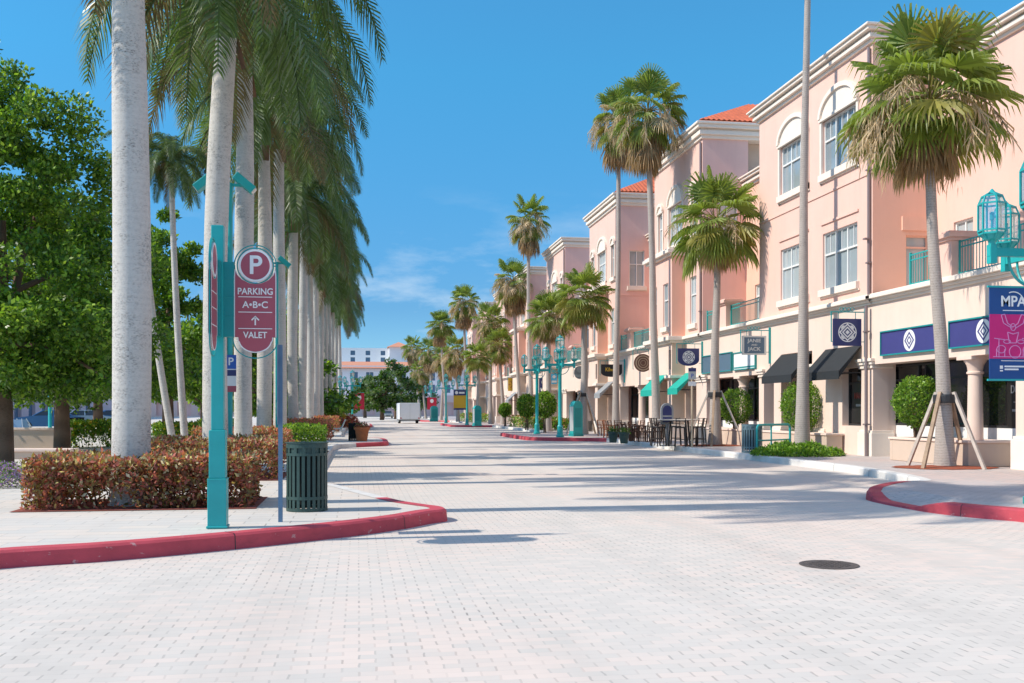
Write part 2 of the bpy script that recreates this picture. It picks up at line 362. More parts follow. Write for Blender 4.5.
K['posterred']=mat('poster_red',(.30,.05,.035),.5)
K['lightgrey']=mat('poster_grey',(.32,.31,.30),.5)
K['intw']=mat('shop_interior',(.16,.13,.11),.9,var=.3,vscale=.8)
# ------------------------------------------------------------------ ground, road, pavements, kerbs
m=M(); m.poly([(-1500,-1500,-.03),(1500,-1500,-.03),(1500,1500,-.03),(-1500,1500,-.03)])
tag(m.build('ground',K['grass']),kind='structure')
m=M(); m.poly([(-120,-60,0),(200,-60,0),(200,246,0),(-120,246,0)])
tag(m.build('road',K['road']),kind='structure')
def smooth_path(pts, n=6):
    out=[]
    for i in range(len(pts)-1):
        p0=Vector(pts[max(i-1,0)]); p1=Vector(pts[i]); p2=Vector(pts[i+1]); p3=Vector(pts[min(i+2,len(pts)-1)])
        L=(p2-p1).length
        k=1 if L>12 else n
        t1=(p2-p0).normalized()*min(L,4); t2=(p3-p1).normalized()*min(L,4)
        if k==1: out.append(p1); continue
        for j in range(k):
            t=j/k; h00=2*t**3-3*t*t+1; h10=t**3-2*t*t+t; h01=-2*t**3+3*t*t; h11=t**3-t*t
            out.append(p1*h00+t1*h10+p2*h01+t2*h11)
    out.append(Vector(pts[-1])); return out
def kerbed(side, pts, outer, is_red, height, kname, pname, pmat, apron=.85):
    P=smooth_path([Vector((a[0],a[1],0)) for a in pts])
    n=len(P); N=[]
    for i in range(n):
        d=(P[min(i+1,n-1)]-P[max(i-1,0)]).normalized()
        N.append(Vector((-d.y,d.x,0))*side)
    k=M(); ap=M()
    def off(i,d): return P[i]+N[i]*d
    hs=[height(p) for p in P]
    for i in range(n-1):
        j=i+1; mi=0 if is_red((P[i]+P[j])/2) else 1
        h0,h1=hs[i],hs[j]
        prof=[(0,0),(.015,.85),(.05,1.0),(.27,1.0)]
        for a,b in zip(prof[:-1],prof[1:]):
            A=off(i,a[0]);B=off(j,a[0]);C=off(j,b[0]);D=off(i,b[0])
            k.poly([(A.x,A.y,a[1]*h0),(B.x,B.y,a[1]*h1),(C.x,C.y,b[1]*h1),(D.x,D.y,b[1]*h0)],mi)
        A=off(i,.27);B=off(j,.27);C=off(j,apron);D=off(i,apron)
        if apron>.3: ap.poly([(A.x,A.y,h0-.006),(B.x,B.y,h1-.006),(C.x,C.y,PV-.006),(D.x,D.y,PV-.006)])
    acc=0
    for i in range(n-1):
        acc+=(P[i+1]-P[i]).length
        if acc>2.6 and P[i].y<75:
            acc=0; d=(P[i+1]-P[i]).normalized()*.006; h=hs[i]
            pr=[(-.003,0),(.012,.85*h+.001),(.048,h+.003),(.272,h+.003)]
            for a,b in zip(pr[:-1],pr[1:]):
                A=off(i,a[0]);B=off(i,b[0]); k.poly([(A.x-d.x,A.y-d.y,a[1]),(A.x+d.x,A.y+d.y,a[1]),(B.x+d.x,B.y+d.y,b[1]),(B.x-d.x,B.y-d.y,b[1])],2)
    tag(k.build(kname,[K['red'],K['conc'],K['dark']],smooth=30),kind='structure')
    inner=[off(i,apron) for i in range(n)]
    clean=[inner[0]]
    for q in inner[1:]:
        if (q-clean[-1]).length>.02: clean.append(q)
    ap.poly([(q.x,q.y,PV-.006) for q in clean]+[(q[0],q[1],PV-.006) for q in outer])
    tag(ap.build(pname,pmat),kind='structure')
    return P
fl=[G(px,py,0) for px,py in ((0,569),(100,562),(200,553),(300,542.5),(360,535.5),(405,529),(430,524))]
bl=[Vector((1.32,15.05,0)),Vector((1.3,15.5,0)),G(430,504.3,PV),G(402,500,PV)]
ptsL=[(-30,-4.5),(-14,4.6)]+[(q.x,q.y) for q in fl]+[(q.x,q.y) for q in bl]+[(-.35,20.2),(-1.0,22),(-1.0,42),(-.7,44.5),(.3,46),(1.3,47.2),(1.45,49),(1.4,53),(.9,54.6),(-.4,56),(-1,58),(-1,94),(-.5,96),(.9,97.5),(1.4,99.5),(1.4,110),(.6,112),(-.8,114),(-1,117),(-1,230)]
def redL(p): return p.y<17.2 or 45.6<p.y<54.8 or 95<p.y<115
kerbed(1,ptsL,[(-110,230),(-110,-4.5)],redL,lambda p:PV,'kerb','pavement',K['pave'],apron=.12)
# right-hand kerb with a dropped ramp at the near corner
rp=[(9.6,-20),(9.6,-6)]+[(q.x,q.y) for q in (G(1100,535,0),G(1024,522.5,0),G(975,518,0),G(935,513.5,0),G(905,508.5,0),G(880,503.5,0),G(866,499.5,0))]
rb=[G(872,495,0),G(892,490.5,0),G(918,487.5,.02)]
rp+=[(q.x,q.y) for q in rb]+[(12.7,23.2),(13.0,26),(13,50),(12.4,52),(10.2,53.2),(9.2,55),(9.1,64),(9.8,66),(12.2,67.5),(13,70),(13,95),(12.3,97),(10,98.2),(9.1,100),(9.1,112),(10,114),(12.3,115.5),(13,118),(13,140),(12.2,142),(10,143.2),(9.1,145),(9.1,157),(10,159),(12.4,160.5),(13,163),(13,230)]
r0=G(945,514,0); r1=G(872,500,0)
def hR(p):
    q=Vector((p.x,p.y,0))
    if 10<p.y<22:
        a=r0.y; b=r1.y; t=(p.y-a)/(b-a)
        if 0<=t<=1.25:
            return PV*max(.22,1-2.6*t) if t<.8 else PV*(.22+.6*min(1,(t-.8)/.2) if t<1 else .82)
    return PV
def redR(p): return p.y<G(918,487.5,.02).y-.3 or 51<p.y<67.5 or 96<p.y<115.5 or 141<p.y<160
kerbed(-1,rp,[(60,230),(60,-20)],redR,hR,'kerb','pavement',K['pave_r'])
# manhole
c=G(829,565,0); t=thing('manhole_cover','round brown cast iron manhole cover set in the pale road paving','manhole cover',(c.x,c.y,.004))
m=M(); m.lathe([(.315,0),(.315,.004),(.27,.006),(.265,.003)],40); m.build('rim',K['iron'],t,smooth=True)
m=M(); m.lathe([(.262,0),(.262,.004)],40)
for i in range(-4,5):
    for j in range(-4,5):
        if i*i+j*j<17: m.box(i*.056-.018,i*.056+.018,j*.056-.018,j*.056+.018,.0035,.008)
m.build('lid',K['iron'],t)
# ------------------------------------------------------------------ world, sun, camera
EL=radians(43); SD=Vector((1,.05,0)).normalized()
w=bpy.data.worlds.new('World'); SC.world=w; w.use_nodes=True; nt=w.node_tree; N=nt.nodes; L=nt.links
sky=N.new('ShaderNodeTexSky'); sky.sky_type='NISHITA'; sky.sun_disc=False; sky.sun_elevation=EL; sky.sun_rotation=atan2(-SD.x,-SD.y)
sky.air_density=1.0; sky.dust_density=.0; sky.ozone_density=3.0
bg=N['Background']; bg.inputs['Strength'].default_value=.15
tc=N.new('ShaderNodeTexCoord'); sp=N.new('ShaderNodeSeparateXYZ'); L.new(tc.outputs['Generated'],sp.inputs[0])
mp=N.new('ShaderNodeMapping'); mp.inputs['Scale'].default_value=(5,5,16); mp.inputs['Location'].default_value=(.35,.2,0); L.new(tc.outputs['Generated'],mp.inputs[0])
nz=N.new('ShaderNodeTexNoise'); nz.inputs['Scale'].default_value=1.5; nz.inputs['Detail'].default_value=8; nz.inputs['Roughness'].default_value=.62; L.new(mp.outputs[0],nz.inputs['Vector'])
cr=N.new('ShaderNodeMapRange'); cr.inputs[1].default_value=.50; cr.inputs[2].default_value=.74; L.new(nz.outputs['Fac'],cr.inputs[0])
# clouds only low over the horizon
zr=N.new('ShaderNodeMapRange'); zr.inputs[1].default_value=.22; zr.inputs[2].default_value=.06; L.new(sp.outputs['Z'],zr.inputs[0])
mu=N.new('ShaderNodeMath'); mu.operation='MULTIPLY'; L.new(cr.outputs[0],mu.inputs[0]); L.new(zr.outputs[0],mu.inputs[1])
mu2=N.new('ShaderNodeMath'); mu2.operation='MULTIPLY'; L.new(mu.outputs[0],mu2.inputs[0]); mu2.inputs[1].default_value=.75
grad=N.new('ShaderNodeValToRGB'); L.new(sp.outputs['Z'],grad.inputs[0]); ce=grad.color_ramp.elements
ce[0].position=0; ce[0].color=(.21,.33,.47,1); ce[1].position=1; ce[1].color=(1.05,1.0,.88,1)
for pz,cc in ((.10,(.138,.262,.375,1)),(.32,(.160,.472,.542,1)),(.42,(.19,.52,.59,1)),(.60,(1.0,.98,.88,1))):  # unseen upper sky is brightened and made neutral, added as fill light
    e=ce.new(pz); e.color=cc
mx=N.new('ShaderNodeMix'); mx.data_type='RGBA'; mx.inputs[7].default_value=(2.6,2.9,3.15,1)
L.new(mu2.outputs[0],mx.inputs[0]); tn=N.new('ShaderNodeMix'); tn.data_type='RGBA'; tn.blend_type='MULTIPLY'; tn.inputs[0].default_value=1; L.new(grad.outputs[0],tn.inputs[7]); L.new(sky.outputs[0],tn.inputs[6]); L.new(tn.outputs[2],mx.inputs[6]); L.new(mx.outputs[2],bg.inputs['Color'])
sl=bpy.data.lights.new('sun','SUN'); sl.energy=2.2; sl.angle=radians(.53); sl.color=(1,.925,.81)
so=bpy.data.objects.new('sun',sl); COL.objects.link(so); so.location=(-30,0,40)
d=Vector((SD.x*cos(EL),SD.y*cos(EL),-sin(EL))); so.rotation_euler=d.to_track_quat('-Z','Y').to_euler()
cd=bpy.data.cameras.new('camera'); co=bpy.data.objects.new('camera',cd); COL.objects.link(co); SC.camera=co
co.location=(0,0,H); co.rotation_euler=(radians(90),0,-YAW); cd.sensor_width=36; cd.lens=36*F/1024; cd.shift_y=(HY-341.5)/1024
cd.clip_end=5000; cd.clip_start=.05
SC.view_settings.view_transform='Standard'; SC.view_settings.look='None'; SC.view_settings.gamma=1; SC.view_settings.exposure=1.17
# ------------------------------------------------------------------ buildings of the street front (local: x into the building, y along the street, z up)
def Pf(x0): return lambda u,z,d: (x0+d,u,z)           # wall facing the street
def Pr(y0): return lambda u,z,d: (u,y0+d,z)           # wall facing down the street towards the camera
def window(P,u0,u1,z0,z1,par,nu=3,zs=.62,sub=2,d=.10,sill=True,glass='pane',fr='frame'):
    f=M(); t=.055
    def fb(a,b,c,e,dd=0): 
        vs=[P(a,c,d-.03+dd),P(b,c,d-.03+dd),P(b,e,d-.03+dd),P(a,e,d-.03+dd),P(a,c,d+.06),P(b,c,d+.06),P(b,e,d+.06),P(a,e,d+.06)]
        f.add(vs,[(0,1,2,3),(0,4,5,1),(1,5,6,2),(2,6,7,3),(3,7,4,0)])
    fb(u0,u0+t,z0,z1); fb(u1-t,u1,z0,z1); fb(u0+t,u1-t,z0,z0+t); fb(u0+t,u1-t,z1-t,z1)
    zt=z0+(z1-z0)*zs
    fb(u0+t,u1-t,zt-.03,zt+.03,.006)
    for i in range(1,nu): 
        u=u0+(u1-u0)*i/nu; fb(u-.03,u+.03,z0+t,z1-t,.012)
    for i in range(nu):
        for k in range(1,sub):
            u=u0+(u1-u0)*(i+k/sub)/nu; fb(u-.014,u+.014,zt+.03,z1-t,.018)
    ob=f.build('window',K[fr],par)
    g=M(); e=d+.035; g.poly([P(u0,z0,e),P(u1,z0,e),P(u1,z1,e),P(u0,z1,e)]); g.build('pane',K[glass],ob)
    if sill:
        s=M(); a=.14
        s.prism([(u0-a,z0-.24),(u1+a,z0-.24),(u1+a,z0-.002),(u0-a,z0-.002)],P,-.13,.04)
        s.prism([(u0-a-.05,z0-.30),(u1+a+.05,z0-.30),(u1+a+.05,z0-.245),(u0-a-.05,z0-.245)],P,-.05,.03)
        s.build('sill',K['trim'],ob)
    return ob
def arch(P,u0,u1,z,rise,par):
    w=(u1-u0)/2; uc=(u0+u1)/2; n=14
    o=[];i=[];tp=[]
    for k in range(n+1):
        t=pi*k/n
        o.append((uc-cos(t)*(w+.16),z+sin(t)*(rise+.16))); i.append((uc-cos(t)*(w),z+sin(t)*rise))
    m=M(); m.prism(o,P,-.06,.05)
    m2=o+[]; 
    for a in range(n):
        q=[o[a],o[a+1],i[a+1],i[a]]; m.prism(q,P,-.14,-.062)
    m.prism([(u0-.15,z-.10),(u1+.15,z-.10),(u1+.15,z-.002),(u0-.15,z-.002)],P,-.11,.05)
    for a,b in ((u0-.14,u0-.005),(u1+.005,u1+.14)): m.prism([(a,z-2.3),(b,z-2.3),(b,z-.102),(a,z-.102)],P,-.06,.05)
    m.build('window_arch',K['trim'],par)
def slab(m,x0,x1,y0,y1,z0,z1,p,faces='fnr'):
    m.box(x0-p,x1,y0-p,y1+p,z0,z1)
def cornice(par,x1,y0,y1,z,h=.5,name='cornice',x0=0,mt='trim'):
    m=M(); 
    m.box(x0-.10,x1,y0-.10,y1+.10,z,z+h*.22); m.box(x0-.22,x1,y0-.22,y1+.22,z+h*.22,z+h*.5)
    m.box(x0-.14,x1,y0-.14,y1+.14,z+h*.5,z+h*.62); m.box(x0-.34,x1,y0-.34,y1+.34,z+h*.62,z+h*.85); m.box(x0-.42,x1,y0-.42,y1+.42,z+h*.85,z+h)
    return m.build(name,K[mt],par,bevel=.02)
def column(par,x,y,z0,z1,r=.2):
    m=M(); h=z1-z0
    m.box(x-r*1.55,x+r*1.55,y-r*1.55,y+r*1.55,z0,z0+.22)
    m.lathe([(r*1.45,z0+.22),(r*1.45,z0+.32),(r*1.12,z0+.36),(r*1.05,z0+.42),(r,z0+h*.5),(r*.92,z1-.5),(r*1.12,z1-.48),(r*1.12,z1-.43),(r*.95,z1-.41),(r*1.1,z1-.25),(r*1.5,z1-.12),(r*1.5,z1-.10)],18,(x,y,0))
    m.box(x-r*1.7,x+r*1.7,y-r*1.7,y+r*1.7,z1-.10,z1)
    m.build('column',K['cream'],par,smooth=40)
def railing(par,p,q,z0,z1):
    m=M(); p=Vector((*p,0)); q=Vector((*q,0)); L=(q-p).length; n=max(2,int(L/.13))
    for z in (z1,z1-.16,z0+.10): m.bar(p+Vector((0,0,z)),q+Vector((0,0,z)),.04,.035)
    for i in range(n+1):
        a=p+(q-p)*(i/n); w=.055 if i in (0,n) else .018
        m.bar(a+Vector((0,0,z0)),a+Vector((0,0,z1+(.08 if i in (0,n) else -.02))),w)
    m.build('railing',K['teal'],par)
def awning(par,y0,y1,zt,zb,out,mt,vd=.28,x0=0):
    m=M(); n=1
    A=[(x0-.02,y0,zt),(x0-.02,y1,zt),(x0-out,y1,zb),(x0-out,y0,zb)]
    B=[(x,y,z-.02) for x,y,z in A]
    m.add(A+B,[(0,1,2,3),(7,6,5,4),(0,3,7,4),(1,5,6,2)])
    ns=max(2,int((y1-y0)/.5))
    m.box(x0-out-.012,x0-out+.008,y0,y1,zb-vd,zb-.004)
    for y in (y0,y1-.015): m.add([(x0-.03,y,zt-.06),(x0-out+.01,y,zb),(x0-out+.01,y,zb-vd*.8),(x0-.03,y+.015,zt-.06),(x0-out+.01,y+.015,zb),(x0-out+.01,y+.015,zb-vd*.8)],[(0,1,2),(5,4,3),(0,3,4,1),(1,4,5,2),(2,5,3,0)])
    o=m.build('awning',K[mt],par)
    f=M()
    for y in (y0+.05,(y0+y1)/2,y1-.05): f.bar((x0,y,zb-.06),(x0-out+.02,y,zb-.06),.025)
    f.bar((x0-.015,y0+.05,zb-.06),(x0-.015,y1-.05,zb-.06),.03); f.bar((x0-out+.02,y0+.05,zb-.06),(x0-out+.02,y1-.05,zb-.06),.025)
    f.build('awning_frame',K['dark'],o)
def storefront(par,x,y0,y1,z1=3.15,base=.75,doors=(),glass='store',basemat='trim'):
    """shop window set back under the upper floors: low wall, glass, mullions, doors"""
    m=M(); m.box(x-.04,x+.2,y0,y1,PV-.03,PV+base); 
    m.build('shop_base',K[basemat],par)
    n=max(1,round((y1-y0)/1.45)); f=M()
    for i in range(n+1):
        y=y0+(y1-y0)*i/n; f.box(x-.05,x+.06,y-.035,y+.035,PV+base+.002,z1-.03)
    f.box(x-.047,x+.05,y0,y1,PV+base+.004,PV+base+.07); f.box(x-.047,x+.05,y0,y1,z1-.55,z1-.48); f.box(x-.047,x+.05,y0,y1,z1-.08,z1-.03)
    ob=f.build('shop_window',K['dark'],par)
    g=M(); g.poly([(x,y0,PV+base),(x,y1,PV+base),(x,y1,z1),(x,y0,z1)]); g.build('pane',K[glass],ob)
    for a,b in doors:
        d=M(); d.box(x-.09,x-.052,a,b,PV,2.65); d.build('door',K['dark'],par)
def tile_roof(par,x0,x1,y0,y1,z,pitch=.42):
    """hip roof of barrel tiles: ridges run up each slope as real relief"""
    m=M(); w=(x1-x0); l=(y1-y0); hw=min(w,l)/2; h=hw*pitch; step=.13
    def slope(ax,a0,a1,face):
        n=int((a1-a0)/step)
        for i in range(n):
            u0=a0+(a1-a0)*i/n; u1=a0+(a1-a0)*(i+1)/n
            bump=lambda k:.05 if k%2 else 0.0
            def top(u): return max(0,min(hw,u-a0,a1-u))
            A=[]
            for u,k in ((u0,i),(u1,i+1)):
                d=top(u); A.append((u,0,z+bump(k))); A.append((u,d,z+d*pitch+bump(k)))
            P=[]
            for u,d,zz in A:
                if face=='s': P.append((u,y0+d,zz))
                elif face=='n': P.append((u,y1-d,zz))
                elif face=='w': P.append((x0+d,u,zz))
                else: P.append((x1-d,u,zz))
            m.poly([P[0],P[2],P[3],P[1]])
    slope(0,x0,x1,'s'); slope(0,x0,x1,'n'); slope(0,y0,y1,'w'); slope(0,y0,y1,'e')
    m.box(x0,x1,y0,y1,z-.12,z-.01)
    m.build('roof',K['tile'],par)
def downpipe(par,x,y,z0,z1):
    m=M(); m.tube([(x,y,z0),(x,y,z1)],.055,8); 
    for z in (z0+1,z0+4,z0+7): m.box(x-.08,x+.08,y-.08,y+.08,z,z+.05)
    m.build('downpipe',K['pipe'],par)
BELT0,BELT1=5.08,5.40
def belt(par,y0,y1,x1=.6,p0=.0,ends=(0,0)):
    m=M()
    m.box(-.07,x1,y0-.07*ends[0],y1+.07*ends[1],BELT0,BELT0+.08)
    m.box(-.14,x1,y0-.14*ends[0],y1+.14*ends[1],BELT0+.08,BELT0+.16)
    m.box(-.26,x1,y0-.26*ends[0],y1+.26*ends[1],BELT0+.16,BELT1-.04)
    m.box(-.20,x1,y0-.20*ends[0],y1+.20*ends[1],BELT1-.04,BELT1)
    m.build('belt_course',K['trim'],par,bevel=.015)
def pier_trim(par,y0,y1,x1=.55,zc=3.35):
    m=M()
    m.box(-.09,x1,y0-.09,y1+.09,PV-.01,PV+.75); m.box(-.05,x1,y0-.05,y1+.05,PV+.75,PV+.83); m.build('pier_base',K['trim'],par,bevel=.012)
    m=M(); m.box(-.06,x1,y0-.06,y1+.06,zc-.32,zc-.26); m.box(-.10,x1,y0-.10,y1+.10,zc-.2,zc-.1); m.box(-.15,x1,y0-.15,y1+.15,zc-.1,zc)
    m.box(-.05,x1,y0-.05,y1+.05,zc-.26,zc-.2); m.build('pier_capital',K['trim'],par,bevel=.012)
def recess(par,y0,y1,ztop,cols,piers,opens,doors_up,wins_up,rail,balc,back=2.2,upmat='peach',gmat='cream'):
    """stretch between two projecting blocks: shops below, terrace and set-back wall above"""
    m=M(); holes=[(a,b,PV-.05,3.15,.55) for a,b in opens]
    m.wall(Pf(0),y0,y1,PV-.04,BELT0,holes,rev=.55); m.build('ground_wall',K[gmat],par)
    for a,b in opens: storefront(par,.85,a-.2,b+.2,base=1.0,basemat='white')
    m=M(); m.box(.02,back+.3,y0,y1,BELT0+.02,BELT1-.06); m.build('terrace',K['trim'],par)
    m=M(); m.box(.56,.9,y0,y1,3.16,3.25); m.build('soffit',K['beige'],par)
    belt(par,y0,y1)
    for c in cols: column(par,.28,c,PV-.02,3.15)
    for a,b in piers: pier_trim(par,a,b)
    holes=[(a,b,c,d) for a,b,c,d in doors_up]+[(a,b,c,d) for a,b,c,d in wins_up]
    m=M(); m.wall(Pf(back),y0,y1,BELT1-.1,ztop,holes); m.box(back+.5,back+6,y0,y1,BELT1,ztop-.01); m.build('upper_wall',K[upmat],par)
    for a,b,c,d in doors_up: window(Pf(back),a,b,c,d,par,nu=2,zs=.75,sub=1,sill=False)
    for a,b,c,d in wins_up: window(Pf(back),a,b,c,d,par,nu=2,sub=2)
    cornice(par,back+6.1,y0,y1,ztop,.5,x0=back)
    for a,b in rail: railing(par,(.2,a),(.2,b),BELT1,BELT1+.98)
    for a,b in balc:
        q=M(); q.box(-.05,.62,a,b,BELT1-.05,6.42); q.box(-.12,.7,a-.07,b+.07,6.42,6.50); q.box(-.2,.78,a-.15,b+.15,6.50,6.62); q.box(-.14,.72,a-.09,b+.09,6.62,6.68)
        q.build('balcony_pier',K['peach'],par,bevel=.012)
# ---- block A: nearest, with the two black awnings
A=thing('shop_building','nearest peach three storey shop building, with two black awnings and two wide arched top windows','building',(XF,30.1,0))
yA1=9.2; zA=13.52
holes3=[(1.0,3.5,10.05,11.95),(4.7,7.1,10.05,11.95)]; holes2=[(1.0,3.5,5.95,7.95),(4.7,7.1,5.95,7.95)]
ground=[(.75,2.05,1.15,3.1,.28),(4.35,7.05,PV-.05,3.85,.75),(7.75,8.75,PV-.05,3.15,.75)]
m=M(); m.wall(Pf(0),0,yA1,BELT1-.02,zA,holes3+holes2); m.build('front_wall',K['peach'],A)
m=M(); m.wall(Pf(0),0,yA1,PV-.04,BELT0,ground); m.build('ground_wall',K['cream'],A)
m=M(); m.wall(Pr(0),0,2.3,BELT1-.02,zA,[(1.15,1.95,5.35,7.35)]); m.build('return_wall',K['salmon'],A); m=M(); m.wall(Pr(0),.0,.8,PV-.04,BELT0,[]); m.build('ground_return_wall',K['cream'],A)
m=M(); m.wall(Pr(yA1),0,9,BELT1-.02,zA,[]); m.build('far_return_wall',K['salmon'],A)
m=M(); m.box(.5,9,.6,yA1-.4,BELT1,zA-.01); m.build('core_wall',K['beige'],A)
for a,b,c,e in holes3: window(Pf(0),a,b,c,e,A,nu=3); arch(Pf(0),a,b,e+.1,.72,A)
for a,b,c,e in holes2:
    window(Pf(0),a,b,c,e,A,nu=3)
    h=M(); h.prism([(a-.1,e+.32),(b+.1,e+.32),(b+.1,e+.40),(a-.1,e+.40)],Pf(0),-.05,.03); h.build('window_hood',K['peach'],A)
window(Pr(0),1.15,1.95,5.42,7.35,A,nu=1,zs=.8,sub=1,sill=False,fr='salmon')
h=M(); h.prism([(1.0,7.5),(2.1,7.5),(2.1,7.95),(1.0,7.95)],Pr(0),-.07,.03); h.build('door_hood',K['salmon'],A)
q=M(); q.box(-.035,.02,0.02,yA1-.02,9.33,9.40); q.build('string_course',K['peach'],A)
q=M(); q.box(2.6,9.5,-22,yA1,-.02,BELT0+.02); q.build('interior_wall',K['intw'],A); cornice(A,9,0,yA1,zA,.52); belt(A,0,yA1,ends=(1,0)); downpipe(A,-.07,.12,5.42,13.4); downpipe(A,-.16,.12,PV,5.06)
for a,b in ((0,.75),(3.35,4.35),(7.05,7.75),(8.75,9.2)): pier_trim(A,a,b,.7)
storefront(A,.28,.75,2.05,3.1,base=.96); storefront(A,1.1,4.2,7.2,3.85,base=1.0,doors=[(5.2,6.3)]); storefront(A,1.1,7.6,8.9,3.15,base=.3)
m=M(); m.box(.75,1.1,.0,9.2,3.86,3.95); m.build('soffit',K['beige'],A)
awning(A,.70,3.25,3.82,2.98,.80,'black'); awning(A,4.35,7.05,3.82,2.98,.80,'black')
recess(A,-22,0,12.5,[-5.0,-12.2,-17.0],[(-7.7,-7.1)],[(-7.1,-.02),(-21.8,-7.7)],
       [(-2.0,-1.0,5.42,7.6)],[(-6.6,-4.9,5.9,7.9),(-6.6,-4.9,9.6,11.4),(-11,-9.2,5.9,7.9),(-11,-9.2,9.6,11.4)],[(-3.7,-1.9),(-9.5,-4.4),(-21,-10.2)],[(-4.4,-3.7),(-10.2,-9.5)])
# window posters and lettering of the shops
ps=M(); ps.box(.79,.796,-6.75,-5.62,1.25,3.02); o=ps.build('poster',K['poster'],A)
text('lettering','DOVEJA',.30,K['lightgrey'],o,(.785,-6.18,2.22),(pi/2,0,-pi/2),sx=.72)
q=M(); q.box(.782,.788,-6.36,-6.0,2.52,2.72); q.box(.782,.788,-6.55,-5.85,1.64,1.70); q.box(.782,.788,-6.5,-5.9,1.88,1.90); q.build('print',K['lightgrey'],o)
ps=M(); ps.box(.218,.224,.86,1.8,1.25,2.6); o=ps.build('poster',K['poster'],A)
text('lettering','MAAC',.30,K['posterred'],o,(.213,1.3,2.15),(pi/2,0,-pi/2),sx=.75)
q=M(); q.box(.210,.216,1.05,1.5,1.80,1.88); q.build('print',K['lightgrey'],o)
# ---- generic block, copied along the street
def block_B():
    B=thing('shop_building','','building',(XF,46.2,0)); w=7.9; zt=14.75
    h3=[(.75,1.55,10.3,12.4),(3.0,5.2,10.3,12.4),(6.3,7.1,10.3,12.4)]
    h2=[(.9,1.85,5.95,8.3)]
    g=[(.9,2.55,PV-.05,3.3,.9),(3.3,5.6,PV-.05,3.3,1.4),(6.3,7.2,PV-.05,3.3,.9)]
    m=M(); m.wall(Pf(0),0,w,BELT1-.02,zt,h3+h2); m.build('front_wall',K['peach'],B)
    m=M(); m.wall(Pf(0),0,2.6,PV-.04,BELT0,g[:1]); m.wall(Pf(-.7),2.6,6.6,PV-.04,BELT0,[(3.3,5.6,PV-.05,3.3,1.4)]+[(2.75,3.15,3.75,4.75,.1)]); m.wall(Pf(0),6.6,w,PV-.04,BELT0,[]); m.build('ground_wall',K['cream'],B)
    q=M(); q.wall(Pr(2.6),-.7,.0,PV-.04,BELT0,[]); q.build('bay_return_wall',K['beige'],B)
    m=M(); m.wall(Pr(0),0,2.3,BELT1-.02,zt,[(.75,1.75,9.6,11.9),(.7,1.75,5.42,7.0)]); m.wall(Pr(0),0,1.0,PV-.04,BELT0,[]); m.build('return_wall',K['pink'],B)
    m=M(); m.wall(Pr(w),0,9,BELT1-.02,zt,[]); m.build('far_return_wall',K['pink'],B)
    m=M(); m.box(.5,9,.6,w-.4,BELT1,zt-.01); m.build('core_wall',K['beige'],B)
    # two storey bay
    m=M(); hb=[(3.2,4.05,5.95,8.2),(5.15,6.0,5.95,8.2)]
    m.wall(Pf(-.7),2.6,6.6,BELT1-.02,9.5,hb); m.build('bay_wall',K['peach'],B)
    m=M(); m.wall(Pr(2.6),-.7,0,BELT1-.02,9.5,[]); m.build('bay_return_wall',K['salmon'],B)
    m=M(); m.wall(Pr(6.6),-.7,0,BELT1-.02,9.5,[]); m.build('bay_return_wall',K['salmon'],B)
    for a,b,c,e in hb: window(Pf(-.7),a,b,c,e,B,nu=1,sub=2)
    m=M(); m.box(-.85,0,2.45,6.75,9.5,9.62); m.box(-1.0,0,2.3,6.9,9.62,9.8); m.box(-.9,0,2.4,6.8,9.8,9.9); m.build('bay_cornice',K['trim'],B,bevel=.015)
    m=M(); m.box(-.85,-.0,2.45,6.75,BELT0,BELT0+.12); m.box(-.98,-.0,2.32,6.88,BELT0+.12,BELT1+.01); m.build('bay_belt',K['trim'],B,bevel=.015)
    window(Pf(0),*h2[0],B,nu=1,sub=2)
    for i,(a,b,c,e) in enumerate(h3):
        window(Pf(0),a,b,c,e,B,nu=3 if i==1 else 1); arch(Pf(0),a,b,e+.1,.75 if i==1 else .3,B)
    window(Pr(0),.75,1.75,9.6,11.9,B,nu=2,sub=1); window(Pr(0),.7,1.75,5.42,7.0,B,nu=2,sub=1,sill=False)
    q=M(); q.box(-.035,.02,.02,w-.02,9.33,9.40); q.build('string_course',K['peach'],B)
    q=M(); q.box(.02,2.2,-.03,.02,9.0,9.05); q.build('string_course',K['pink'],B)
    q=M(); q.box(2.6,9.5,-6.9,w,-.02,BELT0+.02); q.build('interior_wall',K['intw'],B)
    cornice(B,9,0,w,zt,.75); belt(B,0,2.44,ends=(1,0)); belt(B,6.76,w)
    tile_roof(B,-.15,9,-.15,w+.15,zt+.88,.52)
    downpipe(B,-.07,.12,5.42,14.6)
    for a,b in ((0,.9),(2.62,3.3)): pier_trim(B,a,b,.3)
    for a,b in ((5.6,6.6),):
        q=M(); q.box(-.79,.3,a,b+.09,PV-.01,PV+.75); q.build('pier_base',K['trim'],B,bevel=.012); q=M(); q.box(-.85,.3,a-.05,b+.15,3.3,3.45); q.build('pier_capital',K['trim'],B,bevel=.012)
    q=M(); q.box(-.79,.3,2.52,3.38,PV-.01,PV+.75); q.build('pier_base',K['trim'],B,bevel=.012); q=M(); q.box(-.85,.3,2.46,3.44,3.3,3.45); q.build('pier_capital',K['trim'],B,bevel=.012)
    storefront(B,1.0,.7,2.7,3.3,base=.7); storefront(B,.8,3.1,5.8,3.3,base=.3,doors=[(3.9,5.0)]); storefront(B,1.0,6.1,7.4,3.3,base=.7)
    recess(B,-6.9,0,12.4,[-4.5],[(-.55,0)],[(-6.85,-.55)],[(-2.1,-1.1,5.42,7.6)],[(-5.6,-4.2,5.9,7.9),(-5.6,-4.2,9.5,11.4)],[(-2.4,-.1),(-6.8,-3.2)],[(-3.2,-2.4)],upmat='salmon')
    return B
Bt=block_B()
